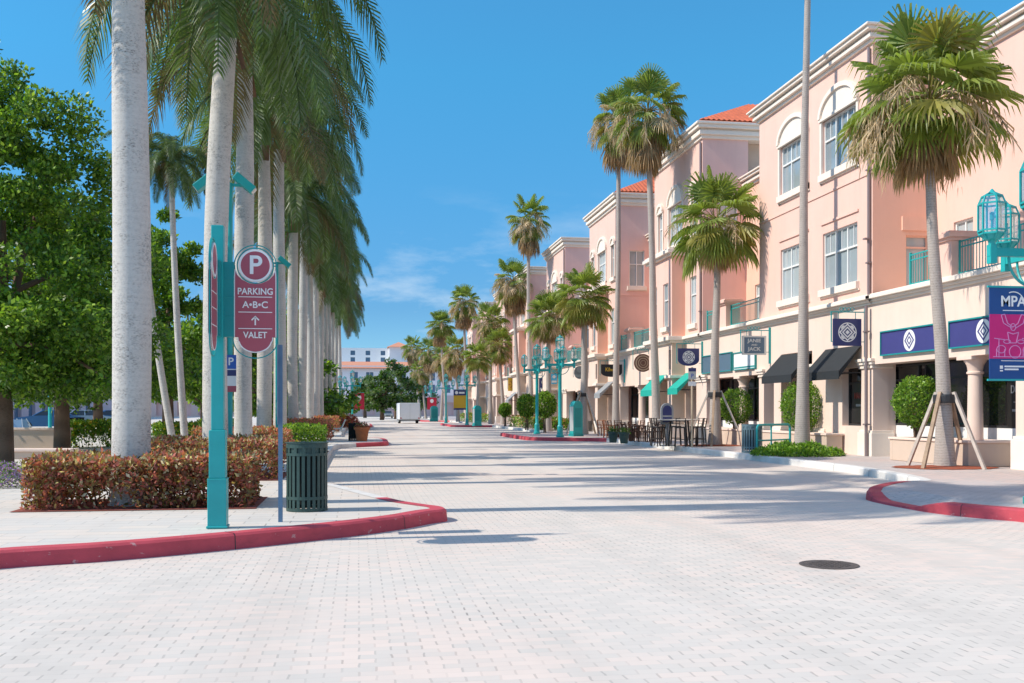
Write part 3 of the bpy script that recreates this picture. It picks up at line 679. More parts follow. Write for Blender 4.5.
labs=['second peach shop building from the camera, with red tiled roof and green awnings',
 'peach shop building behind the low cafe tables, third from the camera, red tiled roof',
 'pink shop building behind the shorter braced fan palm, fourth from the camera',
 'pink shop building behind the yellow square sign, fifth from the camera along the right side',
 'pale pink shop building sixth from the camera, showing a dark window between two fan palms',
 'pale shop building seventh from the camera, mostly hidden behind the distant fan palms',
 'pale shop building last in the right-hand row, just beyond the white trailer']
Bt['label']=labs[0]; Bs=[Bt]
for i,y in enumerate((62.1,78.6,95,111,127,143)):
    Bs.append(copy_tree(Bt,loc=(XF,y,0),label=labs[i+1]))
for o in Bs[2:]:
    for c in list(o.children):
        if c.name.startswith('roof'): bpy.data.objects.remove(c)
for o in [A]+Bs: o['group']='shop buildings along the right side of the street'
for o,y0,y1 in ((Bt,.95,2.5),(Bs[1],.95,2.5)):
    awning(o,y0,y1,3.55,2.75,.95,'aw_teal' if o is Bt else 'grey',vd=.3)
awning(Bt,3.4,5.5,3.5,2.7,.8,'aw_teal',vd=.3,x0=-.7)
# extra awnings further along
awning(Bs[3],3.4,5.5,3.5,2.7,.9,'grey',x0=-.7)
# ---- far building that closes the street
fb=thing('hotel_building','white building with coral tiled roof and pink arcade closing the far end of the street','building',(10,262,0))
def FP(y0): return lambda u,z,d:(u,y0+d,z)
m=M(); hs=[(x,x+3.2,0.3,3.6,.6) for x in range(-104,44,5)]
m.wall(FP(-6),-106,46,-.02,5.4,hs); m.box(-106,46,-5.2,0,-.02,5.3); m.build('arcade',K['fpink'],fb)
m=M(); hs=[(x,x+2.0,z,z+2.2,.3) for x in range(-104,44,4) for z in (6.2,9.4)]
m.wall(FP(0),-106,46,5.3,13.2,hs); m.box(-106,46,.6,14,5.3,13.1); m.build('wall',K['fwhite'],fb)
for a,b,c,d,_ in hs:
    if -28<a<16:
        f=M(); f.box(a,a+.08,.1,.2,c,d); f.box(b-.08,b,.1,.2,c,d); f.box((a+b)/2-.05,(a+b)/2+.05,.1,.2,c,d); f.box(a+.08,b-.08,.11,.19,d-.1,d); o=f.build('window',K['fwhite'],fb)
        f=M(); f.poly([(a,.16,c),(b,.16,c),(b,.16,d),(a,.16,d)]); f.build('pane',K['fwin'],o)
m=M(); m.add([(-107,-.8,12.6),(47,-.8,12.6),(47,4,14.4),(-107,4,14.4),(-107,-.8,12.4),(47,-.8,12.4)],[(0,1,2,3),(0,4,5,1)]); m.build('roof',K['ftile'],fb)
m=M(); hs=[(x,x+1.2,z,z+1.2,.3) for x in range(-32,-3,4) for z in (14.6,16.4)]
m.wall(FP(9),-34,-1.5,13,18.3,hs); m.box(-34,-1.5,9.4,22,13,18.3); m.build('upper_wall',K['fwhite'],fb)
for a,b,c,d,_ in hs: f=M(); f.poly([(a,9.25,c),(b,9.25,c),(b,9.25,d),(a,9.25,d)]); f.build('window',K['fwin'],fb)
m=M(); m.box(-1.8,3.4,6,12,13,18.5); m.build('tower',K['fwhite'],fb)
m=M(); m.add([(-2.3,5.4,18.5),(3.9,5.4,18.5),(3.9,12.6,18.5),(-2.3,12.6,18.5),(.8,9,20.0)],[(0,1,4),(1,2,4),(2,3,4),(3,0,4),(3,2,1,0)]); m.build('tower_roof',K['ftile'],fb)
# ---- long pink building far behind the parked cars on the left
lb=thing('shop_building','pale pink arcaded building far behind the parked cars and trees on the left','building',(-46,40,0))
P=lambda u,z,d:(-d,u,z)
m=M(); hs=[(y,y+3,.3,3.4,.5) for y in range(2,150,6)]+[(y,y+1.8,z,z+2.1,.2) for y in range(3,150,6) for z in (5.6,9.2)]
m.wall(P,0,195,-.02,12.5,hs); m.box(-9,-.6,0,195,-.02,12.4); m.build('wall',K['fpink'],lb)
m=M(); m.box(-9.5,.4,-.4,195.4,12.5,13.1); m.build('cornice',K['fwhite'],lb)
for a,b,c,d,_ in hs:
    m=M(); m.poly([(-.45,a,c),(-.45,b,c),(-.45,b,d),(-.45,a,d)]); m.build('window' if c>1 else 'arcade_opening',K['fwin'],lb)
# ------------------------------------------------------------------ vegetation
UP=Vector((0,0,1))
def rv(r): 
    while True:
        v=Vector((r.uniform(-1,1),r.uniform(-1,1),r.uniform(-1,1)))
        if .05<v.length<1: return v.normalized()
# ---- royal palm crown (origin = top of grey trunk)
def royal_crown(seed, nf=22):
    r=random.Random(seed); m=M()
    for i in range(nf):
        az=i*2.39996+r.uniform(-.25,.25); t=i/(nf-1)
        el=radians(76-102*t+r.uniform(-8,8)); Lf=r.uniform(4.0,4.8)*(.8 if t<.12 else 1)
        p=Vector((cos(az)*.12,sin(az)*.12,1.75+.25*(1-t))); d=Vector((cos(az)*cos(el),sin(az)*cos(el),sin(el)))
        n=46; st=Lf/n; pts=[p.copy()]; twist=r.uniform(-.4,.4)
        old=t>.9 and r.random()<.6
        for k in range(n):
            g=.034+.052*(k/n)
            d=(d+Vector((0,0,-g*(1.15 if el>-.2 else .7)))).normalized(); p=p+d*st; pts.append(p.copy())
        m.tube(pts[::5]+[pts[-1]],[.045-.038*j/(len(pts[::5])) for j in range(len(pts[::5])+1)],5,cap=False,mi=0)
        for k in range(3,n+1):
            f=k/n; c=pts[k]; dd=(pts[k]-pts[k-1]).normalized()
            side=dd.cross(UP)
            if side.length<.05: side=Vector((-sin(az),cos(az),0))
            side.normalize(); up=side.cross(dd)
            ll=1.0*(sin(pi*min(1,.16+f*.80))**.7)*r.uniform(.85,1.12)
            for s in (-1,1):
                for lift in (.38,-.22):
                    lf=lift+twist*.4*s+r.uniform(-.18,.18)
                    o=(side*s*cos(lf)+up*sin(lf)+dd*(.55+.4*f)).normalized()
                    q1=c+o*ll*.45+Vector((0,0,-.06*ll))
                    o2=(o+Vector((0,0,-.75-r.uniform(0,.4)))).normalized(); q2=q1+o2*ll*.58
                    wv=dd*.026; mi=2 if old else (1 if r.random()<.30 else 0)
                    m.add([c-wv,c+wv,q1+wv*1.15,q1-wv*1.15,q2],[(0,1,2,3),(3,2,4)],mi)
    return m
def crownshaft(seed):
    r=random.Random(seed); m=M()
    m.lathe([(.225,-.05),(.25,.1),(.235,.6),(.18,1.4),(.12,2.1)],14)
    for i in range(5):
        a=r.uniform(0,2*pi); m.bar((.2*cos(a),.2*sin(a),.05),(.17*cos(a),.17*sin(a),1.0),.10,.05,mi=1)
    # hanging old sheath
    a=r.uniform(0,2*pi); c=Vector((cos(a),sin(a),0)); s=Vector((-sin(a),cos(a),0))
    m.add([c*.24+s*.14,c*.24-s*.14,c*.42+Vector((0,0,-.6))-s*.10,c*.42+Vector((0,0,-.6))+s*.10],[(0,1,2,3)],1)
    return m
RC=[royal_crown(s).build('crown',[K['frond'],K['frond2'],K['frond3']]) for s in (11,12,13)]
RS=[crownshaft(s).build('crownshaft',[K['shaft'],K['shaft_b']],smooth=40) for s in (1,2)]
protos=RC+RS
def royal(px,py_top,D,label,i,X=None,sc=1.0,rb=.285,lean=0):
    y=HY+F*(H-PV)/D; b=G(px,y,PV); zt=W(px,py_top,D).z
    t=thing('royal_palm',label,'palm tree',(b.x,b.y,PV),0,'royal palms lining the left side')
    h=zt-PV; m=M(); n=26; pts=[];rad=[]
    ph=i*1.7
    for k in range(n+1):
        f=k/n
        pts.append((lean*f*f+.03*sin(f*5+ph),.03*cos(f*4+ph),h*f-.02))
        fl=.06*math.exp(-f*26)
        rad.append(rb*(1.0+.05*sin(f*6.5+ph)-.20*max(0,f-.6)/.4)+fl)
    m.tube(pts,rad,20); m.build('trunk',K['royal'],t,smooth=True)
    c=RC[i%3].copy(); COL.objects.link(c); c.parent=t; c.location=(lean,0,h); c.rotation_euler=(0,0,i*1.13+.4); c.scale=(sc,sc,sc)
    c=RS[i%2].copy(); COL.objects.link(c); c.parent=t; c.location=(lean,0,h-.02); c.rotation_euler=(0,0,i*2.2); 
    return t
rl=['royal palm nearest the camera, thick pale grey trunk rising out of the front copper-red hedge',
 'second royal palm from the camera, trunk just left of the teal parking sign post',
 'third royal palm from the camera, trunk right behind the round P of the parking sign',
 'fourth royal palm in the left row, trunk just right of the parking sign behind it',
 'fifth royal palm in the left row, trunk behind the thin blue-grey sign post',
 'sixth royal palm in the left row, above the slatted green litter bin',
 'seventh royal palm in the left row, over the low green shrub behind the bin',
 'eighth royal palm in the left row from the camera','ninth royal palm in the left row from the camera','tenth royal palm in the left row from the camera',
 'eleventh royal palm in the left row, near the far plant pots','twelfth royal palm in the left row, beside the far left lamp',
 'thirteenth royal palm in the left row, far down the street','fourteenth royal palm in the left row, far down the street','fifteenth royal palm, last one visible in the left row']
rows=[(130,-165,15.7),(214,36,22),(244,72,29),(264.5,146,36),(279.5,150,43),(293,232,50),(303,215,57),(310,262,64),(316,258,71.5),(321,290,79),(325,292,87),(329,300,95),(332.5,312,104),(336,318,114),(339.5,325,125)]
for i,(px,pt,D) in enumerate(rows):
    royal(px,pt,D,rl[i],i,sc=1.14 if 2<=i<=9 else 1.04,rb=(.265 if i<6 else .235) if i else .278,lean=(.25 if i==1 else 0))
# ---- fan palm crown (origin = top of trunk)
def fan_leaf(m,r,base,d,Lp,Rb,droop,mi,spread=2.0,nr=28):
    """petiole + folded fan whose tips hang"""
    pts=[base.copy()]; p=base.copy(); dd=d.copy()
    for k in range(5):
        dd=(dd+Vector((0,0,-droop*.10))).normalized(); p=p+dd*Lp/5; pts.append(p.copy())
    m.tube(pts,[.022,.02,.017,.015,.013,.012],4,cap=False,mi=mi if mi!=0 else 1)
    side=dd.cross(UP)
    if side.length<.05: side=Vector((1,0,0))
    side.normalize(); nrm=side.cross(dd).normalized()
    tilt=r.uniform(-.35,.35); side=(side*cos(tilt)+nrm*sin(tilt)).normalized(); nrm=side.cross(dd).normalized()
    hinge=p; prev=None
    R0=[]
    for k in range(nr+1):
        a=-spread+2*spread*k/nr
        dr=(dd*cos(a)+side*sin(a)).normalized()
        fold=nrm*(.035 if k%2 else -.035)
        lenf=Rb*(.78+.22*cos(a*.8))*r.uniform(.93,1.06)
        mid=hinge+dr*lenf*.52+fold*lenf+Vector((0,0,-.05*droop*lenf))
        R0.append((dr,mid,lenf))
    for k in range(nr):
        (d0,m0,l0),(d1,m1,l1)=R0[k],R0[k+1]
        dm=((d0+d1)/2).normalized(); lm=(l0+l1)/2
        # split tip: narrow, bending downward
        a=m0*.88+m1*.12; b=m0*.12+m1*.88
        t1=(a+b)/2+(dm+Vector((0,0,-.35*droop-.1))).normalized()*lm*.30
        wv=(b-a)*.30
        t2=t1+(dm*.6+Vector((0,0,-.8*droop-.35-r.uniform(0,.3)))).normalized()*lm*.24
        m.add([hinge,m0,m1],[(0,1,2)],mi); m.add([a,b,t1+wv,t1-wv,t2],[(0,1,2,3),(3,2,4)],mi)
def fan_crown(seed,ng=34,R1=.92,flowers=7,dead=0):
    r=random.Random(seed); m=M()
    for i in range(ng):
        t=(i+.5)/ng; az=i*2.39996+r.uniform(-.3,.3); el=radians(82-(108 if ng>45 else 122)*t**.9+r.uniform(-9,9))
        d=Vector((cos(az)*cos(el),sin(az)*cos(el),sin(el)))
        mi=(2 if r.random()<dead else 1) if (t>.5 and r.random()<.22+dead) or r.random()<.05+dead*.4 else 0
        fan_leaf(m,r,Vector((cos(az)*.1,sin(az)*.1,.25*(1-t))),d,r.uniform(.75,1.1),R1*r.uniform(.85,1.1),.45+.95*t,mi)
    for i in range(flowers):
        az=r.uniform(0,2*pi); el=radians(r.uniform(5,50)); d=Vector((cos(az)*cos(el),sin(az)*cos(el),sin(el))); p=Vector((0,0,.2)); pts=[p]
        for k in range(10):
            d=(d+Vector((0,0,-.20))).normalized(); p=p+d*r.uniform(.17,.22); pts.append(p)
            if k>2:
                for q in range(9):
                    o=(rv(r)*.8+Vector((0,0,-.9))+d*.4).normalized(); e=p+o*r.uniform(.2,.5); s=rv(r)*.013
                    e2=e+Vector((r.uniform(-.05,.05),r.uniform(-.05,.05),-r.uniform(.1,.3)))
                    m.add([p-s,p+s,e+s,e-s,e2],[(0,1,2,3),(3,2,4)],2)
        m.tube(pts,.012,4,cap=False,mi=2)
    return m
def fan_skirt(seed,nd=26,ln=1.0):
    r=random.Random(seed); m=M()
    for i in range(nd):
        az=i*2.39996+r.uniform(-.3,.3); el=radians(r.uniform(-88,-48)); d=Vector((cos(az)*cos(el),sin(az)*cos(el),sin(el)))
        fan_leaf(m,r,Vector((cos(az)*.12,sin(az)*.12,r.uniform(-.3,.15))),d,r.uniform(.3,.7)*ln,r.uniform(.65,.9)*ln,1.1,0,spread=r.uniform(.5,1.1),nr=12)
    return m
FM=[K['fan'],K['fan2'],K['flower']]
FC=[fan_crown(21,46,1.02,18,.02).build('crown',FM),fan_crown(22,36,.95,16,.25).build('crown',FM),fan_crown(23,32,.95,22,.32).build('crown',FM),fan_crown(24,36,1.08,3).build('crown',FM)]
FS=[fan_skirt(31,26).build('dead_fronds',K['fand']),fan_skirt(32,44,1.35).build('dead_fronds',K['fand']),fan_skirt(33,12,.8).build('dead_fronds',K['fand'])]
protos+=FC+FS
def fanpalm(px,D,pxc,pyc,label,i,cv,sk,rb,rt,sc=1.0,group='fan palms along the right side',flare=.12,X=None):
    y=HY+F*(H-PV)/D; b=G(px,y,PV); tp=W(pxc,pyc,D)
    # keep the crown in the plane of the row (same y)
    t=thing('fan_palm',label,'palm tree',(b.x,b.y,PV),0,group)
    v=tp-Vector((b.x,b.y,PV)); h=v.z-.15; m=M(); n=24; pts=[];rad=[]
    for k in range(n+1):
        f=k/n; s=f*f*(3-2*f)*.6+f*.4
        pts.append((v.x*s+.04*sin(f*7+i)*(f*(1-f)*4),v.y*s,h*f-.02)); rad.append(rt+(rb-rt)*(1-f)**1.3+flare*math.exp(-f*9))
    m.tube(pts,rad,16); m.build('trunk',K['washi'],t,smooth=True)
    c=FC[cv].copy(); COL.objects.link(c); c.parent=t; c.location=(v.x,v.y,h); c.rotation_euler=(0,0,i*1.31); c.scale=(sc,sc,sc*(1.22 if cv in (1,2) else 1.08))
    if sk is not None:
        c=FS[sk].copy(); COL.objects.link(c); c.parent=t; c.location=(v.x,v.y,h-.1); c.rotation_euler=(0,0,i*.7); c.scale=(sc,sc,sc*(1.3 if cv in (1,2) else 1.1))
    return t
fp=[ # px base, D, crown px, crown py, crown variant, skirt, r base, r top, scale
 (945,26,929,101,0,0,.19,.12,1.18,'bushy fan palm nearest the camera on the right, braced by timber props in red mulch'),
 (802,34.5,808,-100,1,1,.19,.095,1.0,'very tall thin fan palm rising out of the low green ground cover'),
 (715,42,717,222,3,0,.22,.125,1.12,'fan palm braced with timber props behind the high bar table'),
 (657,50.8,648,112,1,1,.20,.14,1.1,'tall fan palm with brown hanging fronds, right one of the cafe pair'),
 (616,58.6,619,122,2,1,.18,.12,1.0,'tall slim fan palm with ragged tan crown, left one of the cafe pair'),
 (583,62,585,297,3,0,.26,.17,1.05,'shorter bushy fan palm braced with timber props beside the teal double lamp'),
 (548,70,549,318,0,0,.22,.15,1.0,'short green fan palm just left of the bushy braced palm by the teal lamp'),
 (531,86,528,220,1,1,.20,.14,1.1,'tallest fan palm in the middle distance, thick brown skirt below its crown'),
 (521,95,513,282,2,1,.2,.14,1.15,'fan palm with ragged brown crown just below and left of the tallest one'),
 (491,108,490,322,1,1,.22,.16,1.15,'fan palm with yellow-tan crown behind the blue and yellow banner'),
 (478,97,478,357,3,None,.2,.15,.85,'small young green fan palm with brown trunk beside the teal kiosk'),
 (467,122,464,303,1,1,.2,.14,1.15,'tall far fan palm with a tan skirt, left of the pale building corner'),
 (458,128,456,352,2,1,.2,.14,1.15,'far fan palm with low tan crown, right of the red banner'),
 (446,140,441,326,0,1,.2,.14,1.2,'far tall green fan palm topping the distant group'),
 (441,150,445,360,2,1,.2,.14,1.2,'far fan palm with brown crown above the red banner'),
 (432,160,430,352,1,1,.2,.14,1.2,'far tan fan palm between the red banner and the trailer'),
 (426,172,421,372,2,1,.2,.14,1.2,'far fan palm just right of the white trailer'),
 (420,185,412,348,1,1,.2,.14,1.2,'farthest fan palm on the right, beside the white tower'),
 (503,105,500,345,1,0,.2,.15,1.0,'fan palm with tan crown in front of the pink corner, left of the yellow sign'),
]
for i,(px,D,pc,yc,cv,sk,rb,rt,sc,lab) in enumerate(fp):
    fanpalm(px,D,pc,yc,lab,i,cv,sk,rb,rt,sc,flare=.10)
# timber props round three fan palms
def props(px,D,zt,label,rad=1.05,pale=False,rot=.3):
    b=G(px,HY+F*(H-PV)/D,PV); t=thing('tree_brace',label,'tree brace',(b.x,b.y,PV),0,'timber props bracing the fan palms')
    for k in range(4):
        a=rot+k*pi/2+.2; m=M(); m.bar((cos(a)*rad,sin(a)*rad,-.01),(cos(a)*.24,sin(a)*.24,zt),.09,.075); m.build('prop',K['wood_pale' if k%2 else 'wood'],t)
    m=M(); m.lathe([(.285,zt-.28),(.295,zt-.24),(.295,zt-.10),(.285,zt-.06)],18); m.build('strap',K['dark'],t)
    return b
b=props(945,26,1.95,'grey timber props leaning on the nearest fan palm trunk')
def blob(name,label,cat,b,rx,ry,z,mt,n=40,seed=1,kind=None):
    r=random.Random(seed); m=M(); pts=[(b.x+cos(2*pi*k/n)*rx*r.uniform(.9,1.08),b.y+sin(2*pi*k/n)*ry*r.uniform(.9,1.08),z) for k in range(n)]
    m.add(pts+[(b.x,b.y,z+.06)],[(k,(k+1)%n,n) for k in range(n)])
    o=m.build(name,mt); tag(o,label,cat,kind=kind); return o
blob('mulch',None,None,b,1.35,1.0,PV+.004,K['mulch'],kind='structure',seed=3)
b=props(715,42,2.3,'timber props bracing the fan palm behind the high bar table',rad=1.25,rot=.9)
blob('mulch',None,None,b,1.5,1.2,PV+.004,K['mulch'],kind='structure',seed=4)
props(583,62,2.6,'dark timber props bracing the fan palm beside the teal kiosk',rad=1.3,rot=.5)
# ---- leafy shrubs and hedges: volumes filled with individual leaves
def leafy(name,mats,weights,inside,n,box,lsize,seed,parent=None,org=None,upb=.4,solid=None):
    r=random.Random(seed); m=M(); x0,x1,y0,y1,z0,z1=box; c=0; tries=0
    cum=[sum(weights[:i+1]) for i in range(len(weights))]
    while c<n and tries<n*12:
        tries+=1
        p=Vector((r.uniform(x0,x1),r.uniform(y0,y1),r.uniform(z0,z1)))
        k=inside(p,r)
        if k is None: continue
        d=(rv(r)+Vector((0,0,upb))).normalized(); nn=(rv(r)+Vector((0,0,.6))).normalized(); l=lsize*r.uniform(.7,1.35)
        q=r.random()*cum[-1]+k; mi=0
        while mi<len(cum)-1 and q>cum[mi]: mi+=1
        m.leaf(p,d,nn,l,l*.5,mi); c+=1
    if solid: solid(m)
    return m.build(name,mats,parent,org=org)
def hedge(label,x0,x1,y0,y1,h,n,seed,mats=('hd4','hd2','hd1','hd3'),wt=(2.2,3.4,4.0,.9),ls=.085,name='hedge',group='hedges in the left planting strip',topred=.8,mulch=True):
    r0=random.Random(seed); cl=[(r0.uniform(x0,x1),r0.uniform(y0,y1),r0.uniform(-.05,.04)) for _ in range(26)]
    gap=[(r0.uniform(x0+.3,x1-.3),r0.uniform(.16,.3)) for _ in range(5)]
    def ins(p,r):
        c=min(cl,key=lambda q:(q[0]-p.x)**2+(q[1]-p.y)**2)
        top=PV+h+c[2]; s=c[2]*1.2
        e=min(p.x-x0-s*.5,x1-s*.5-p.x,p.y-y0-s*.5,y1-s*.5-p.y)
        if p.z>top or e<0: return None
        t=(p.z-PV)/h
        dd=min(e,top-p.z)
        if r.random()>math.exp(-dd*4.2): return None
        if t<.42:
            for gx,gw in gap:
                if abs(p.x-gx)<gw*(1-t*2.0) : return None if r.random()<.8 else 0
            if r.random()<.35: return None
        return topred*(t-.55)*2.6+(r.random()-.5)*1.5
    def sol(m):
        rr=random.Random(seed+5)
        for k in range(int((x1-x0)*5)):
            x=rr.uniform(x0+.2,x1-.2); y=rr.uniform(y0+.15,y1-.15); z=PV
            m.tube([(x,y,z),(x+rr.uniform(-.1,.1),y+rr.uniform(-.1,.1),z+h*.45),(x+rr.uniform(-.2,.2),y+rr.uniform(-.15,.15),z+h*.8)],[.012,.01,.005],4,cap=False,mi=0)
    o=leafy(name,[K[a] for a in mats],wt,ins,n,(x0,x1,y0,y1,PV,PV+h+.1),ls,seed,org=((x0+x1)/2,(y0+y1)/2,PV),solid=sol)
    tag(o,label,'hedge',group)
    if mulch:
        q=M(); q.poly([(x0-.12,y0-.15,PV+.004),(x1+.12,y0-.15,PV+.004),(x1+.12,y1+.12,PV+.004),(x0-.12,y1+.12,PV+.004)]); tag(q.build('mulch',K['soil']),kind='structure')
    return o
a=G(18,512,PV); b=G(249,507.5,PV)
hedge('copper-red and olive hedge at the front left, around the nearest royal palm trunk',a.x,b.x,b.y-.05,b.y+1.75,.77,21000,41)
a=G(150,482,PV); b=G(276,480,PV); hedge('second copper-red hedge, behind the teal sign post and in front of three trunks',a.x-.3,b.x,b.y,b.y+2.6,.86,12000,42)
b=G(278,459,PV); hedge('dark red and green clipped hedge in the left strip, third from the camera',b.x-2.6,b.x+.25,b.y,b.y+3,.9,5000,43,ls=.11,wt=(2,3,5,.5))
b=G(325,452,PV)
hedge('bright green rounded shrub just behind the slatted green litter bin',b.x-1.5,b.x,b.y-.6,b.y+1.1,.95,3500,44,mats=('lf1','lf2','lf3'),wt=(2,4,3),ls=.10,name='shrub',topred=.5)
b=G(300,455,PV); hedge('small yellow-green shrub between the litter bin and the green shrub',b.x-.5,b.x+.05,b.y,b.y+.5,.42,700,45,mats=('lf3','yelf','lf3'),wt=(3,2,3),ls=.09,name='shrub',mulch=False)
for i,(px,py,wd,dp,hh,ms,lab) in enumerate([
  (331,441,3.2,4,1.0,('hd4','hd1','hd1','hd2'),'red clipped hedge beyond the green shrub, left of the metal bench'),
  (338,432.5,3,4,1.0,('hd4','hd1','hd2','hd1'),'far red hedge beside the metal bench'),
  (341,427.5,3,5,1.1,('lf1','lf2','hd1','lf2'),'farther green and red hedge before the flower pots'),
  (344,423.5,3,6,1.1,('lf1','lf2','hd1','lf2'),'distant hedge behind the flower pots'),]):
    b=G(px,py,PV); hedge(lab,b.x-wd,b.x,b.y,b.y+dp,hh,2600,50+i,mats=ms,wt=(1,2,2,1),ls=.16,mulch=False)
# low greenery seen between the trunks on the left
for i,(pa,pb,py,hh,lab) in enumerate([(62,112,448,1.05,'bright yellow-green croton shrub left of the nearest royal palm trunk'),(150,200,444,.9,'low green shrubs just right of the nearest royal palm trunk'),(196,240,440,1.0,'low dark green shrubs behind the teal sign post')]):
    a=G(pa,py,PV); b=G(pb,py,PV); hedge(lab,a.x,b.x,a.y,a.y+1.6,hh,3600,60+i,mats=('lf1','lf2','lf3','yelf'),wt=(2,4,2.5,.3 if i else .8),ls=.13,name='shrub',topred=.6,mulch=False)
# purple flowers at the foot of the big left tree
def flowers(label,px,py,w,h,seed,mats,n=900,ls=.055,group=None):
    b=G(px,py,PV)
    def ins(p,r):
        q=((p.x-b.x)/w)**2+((p.y-b.y)/(w*.8))**2+((p.z-PV)/h)**2
        return None if q>1 or r.random()>q+.1 else (p.z-PV)/h*1.5
    return tag(leafy('flower_bed',[K[a] for a in mats],(2,2,3),ins,n,(b.x-w,b.x+w,b.y-w,b.y+w,PV,PV+h),ls,seed,org=(b.x,b.y,PV)),label,'flowers',group)
flowers('purple petunias at the foot of the big tree on the far left',4,487,.62,.5,71,('lf1','lf2','pur'),2200)
# ground cover round the very tall thin palm
b=G(797,455,PV)
def insg(p,r):
    q=((p.x-b.x)/1.5)**2+((p.y-b.y)/1.5)**2
    top=PV+.42*sqrt(max(0,1-q))*(.8+.3*sin(p.x*5)*sin(p.y*4))
    return None if q>1 or p.z>top or r.random()>math.exp(-(top-p.z)*6) else (r.random()-.4)
tag(leafy('ground_cover',[K['lf1'],K['lf2'],K['lf3']],(2,4,2),insg,6500,(b.x-1.75,b.x+1.75,b.y-1.5,b.y+1.5,PV,PV+.6),.11,72,org=(b.x,b.y,PV)),kind='stuff')
# topiary balls in front of the shops
def topiary(label,px,D,py,rad,n,seed,hb=None,cyl=False):
    c=W(px,py,D); t=thing('topiary_tree',label,'topiary tree',(c.x,c.y,PV),0,'clipped trees in the shop planters'); cz=c.z-PV
    def ins(p,r):
        q=Vector((p.x/rad,p.y/rad,(p.z-cz)/(rad*1.12))); l=q.length*(1+.07*sin(p.x*9+seed)*sin(p.z*8+p.y*7)+.04*sin(p.z*19+p.x*17+seed))*(r.uniform(.86,1) if r.random()<.06 else 1)
        return None if l>1 or r.random()>math.exp((l-1)*7) else (r.random()-.5)+.5*(p.z-cz)/rad
    leafy('crown',[K['lf1'],K['lf2'],K['lf3']],(2,4,2),ins,n,(-rad,rad,-rad,rad,cz-rad*1.15,cz+rad*1.15),.085 if D<50 else .15,seed,parent=t)
    m=M(); r=random.Random(seed)
    for k in range(4): m.tube([(r.uniform(-.12,.12),r.uniform(-.12,.12),0),(r.uniform(-.1,.1),r.uniform(-.1,.1),cz*.5),(r.uniform(-.3,.3),r.uniform(-.3,.3),cz)],[.04,.03,.02],6,cap=False)
    m.build('trunk',K['bark'],t,smooth=True)
topiary('round clipped tree in the planter behind the nearest braced fan palm',917,29.2,402,.66,5200,81)
topiary('round clipped tree behind the very tall thin palm, under the black awning',803,36.4,406,.78,5600,82)
topiary('round clipped tree just right of the fan palm with timber props, beside the bin',736,42.5,407,.68,4200,83)
for i,(px,D,py,lab) in enumerate([(545,66,405,'dark clipped tree between the two teal lamps'),(527,74,406,'round clipped tree left of the teal lamps'),(606,70,418,'round clipped shrub behind the orange wicker chairs'),(505,92,410,'clipped tree below the yellow square sign')]):
    topiary(lab,px,D,py,.74 if i<2 else .55,3800,85+i)
# ---- broadleaf trees
def tree(label,px,D,zc,rx,rz,n,ls,seed,trunk_r=.2,lean=(0,0),clusters=90,zmin=2.0,mats=('lf1','lf2','lf3'),wt=(4,3,1.6),group='leafy trees on the left',egg=.35,base_dx=0):
    b=G(px,HY+F*(H-PV)/D,PV); r=random.Random(seed); t=thing('leafy_tree',label,'tree',(b.x,b.y,PV),0,group)
    cl=[]
    for i in range(clusters*40):
        if len(cl)>=clusters: break
        v=rv(r)*r.uniform(.45,1.0)
        p=Vector((v.x*rx*(1-egg*v.z),v.y*rx*(1-egg*v.z),zc+v.z*rz))
        if len(cl)<clusters*.33:
            a=r.uniform(0,2*pi); q=sqrt(r.uniform(.08,1)); p=Vector((cos(a)*rx*1.22*q,sin(a)*rx*1.22*q,zmin+.25+r.uniform(0,rz*.45)))
        if p.z<zmin: continue
        cl.append((p,r.uniform(.42,.95)*rx*.30,r.uniform(-.55,.75)))
    m=M(); cum=[sum(wt[:i+1]) for i in range(len(wt))]; per=n//len(cl)
    for c,cr,tone in cl:
        for k in range(int(per*(cr/(rx*.2))**1.3)):
            v=rv(r)*r.random()**.45; v.z*=.72; p=c+v*cr
            out=(p-Vector((0,0,zc))).normalized()
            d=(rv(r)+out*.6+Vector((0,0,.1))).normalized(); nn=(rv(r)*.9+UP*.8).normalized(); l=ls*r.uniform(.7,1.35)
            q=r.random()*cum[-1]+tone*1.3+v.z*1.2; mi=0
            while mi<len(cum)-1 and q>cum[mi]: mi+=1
            m.leaf(p,d,nn,l,l*.55,mi)
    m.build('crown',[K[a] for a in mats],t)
    m=M(); tx=lean[0]; ty=lean[1]; hh=zc
    m.tube([(base_dx,0,-.02),(base_dx+tx*.3,ty*.3,hh*.3),(tx,ty,hh*.62),(tx*1.1,ty,hh*1.1)],[trunk_r*1.2,trunk_r,trunk_r*.75,trunk_r*.3],10,cap=False)
    for k in range(11):
        c=cl[r.randrange(len(cl))][0]; s=Vector((tx,ty,hh*r.uniform(.35,.8))); q=(s+c)/2+Vector((0,0,.3)); m.tube([s,q,c],[trunk_r*.42,trunk_r*.28,trunk_r*.1],6,cap=False)
    m.build('trunk',K['bark'],t,smooth=True); return t
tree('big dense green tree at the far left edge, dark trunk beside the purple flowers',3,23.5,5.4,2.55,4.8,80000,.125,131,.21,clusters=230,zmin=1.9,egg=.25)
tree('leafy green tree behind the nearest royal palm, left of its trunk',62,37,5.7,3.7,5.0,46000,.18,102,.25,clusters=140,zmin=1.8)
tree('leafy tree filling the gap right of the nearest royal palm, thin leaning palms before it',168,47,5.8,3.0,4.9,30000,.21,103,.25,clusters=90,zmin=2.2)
tree('dark leafy tree behind the left royal palm trunks, beyond the leaning thin palms',205,56,4.6,3.2,4.0,10000,.26,104,.25,clusters=70,zmin=1.6)
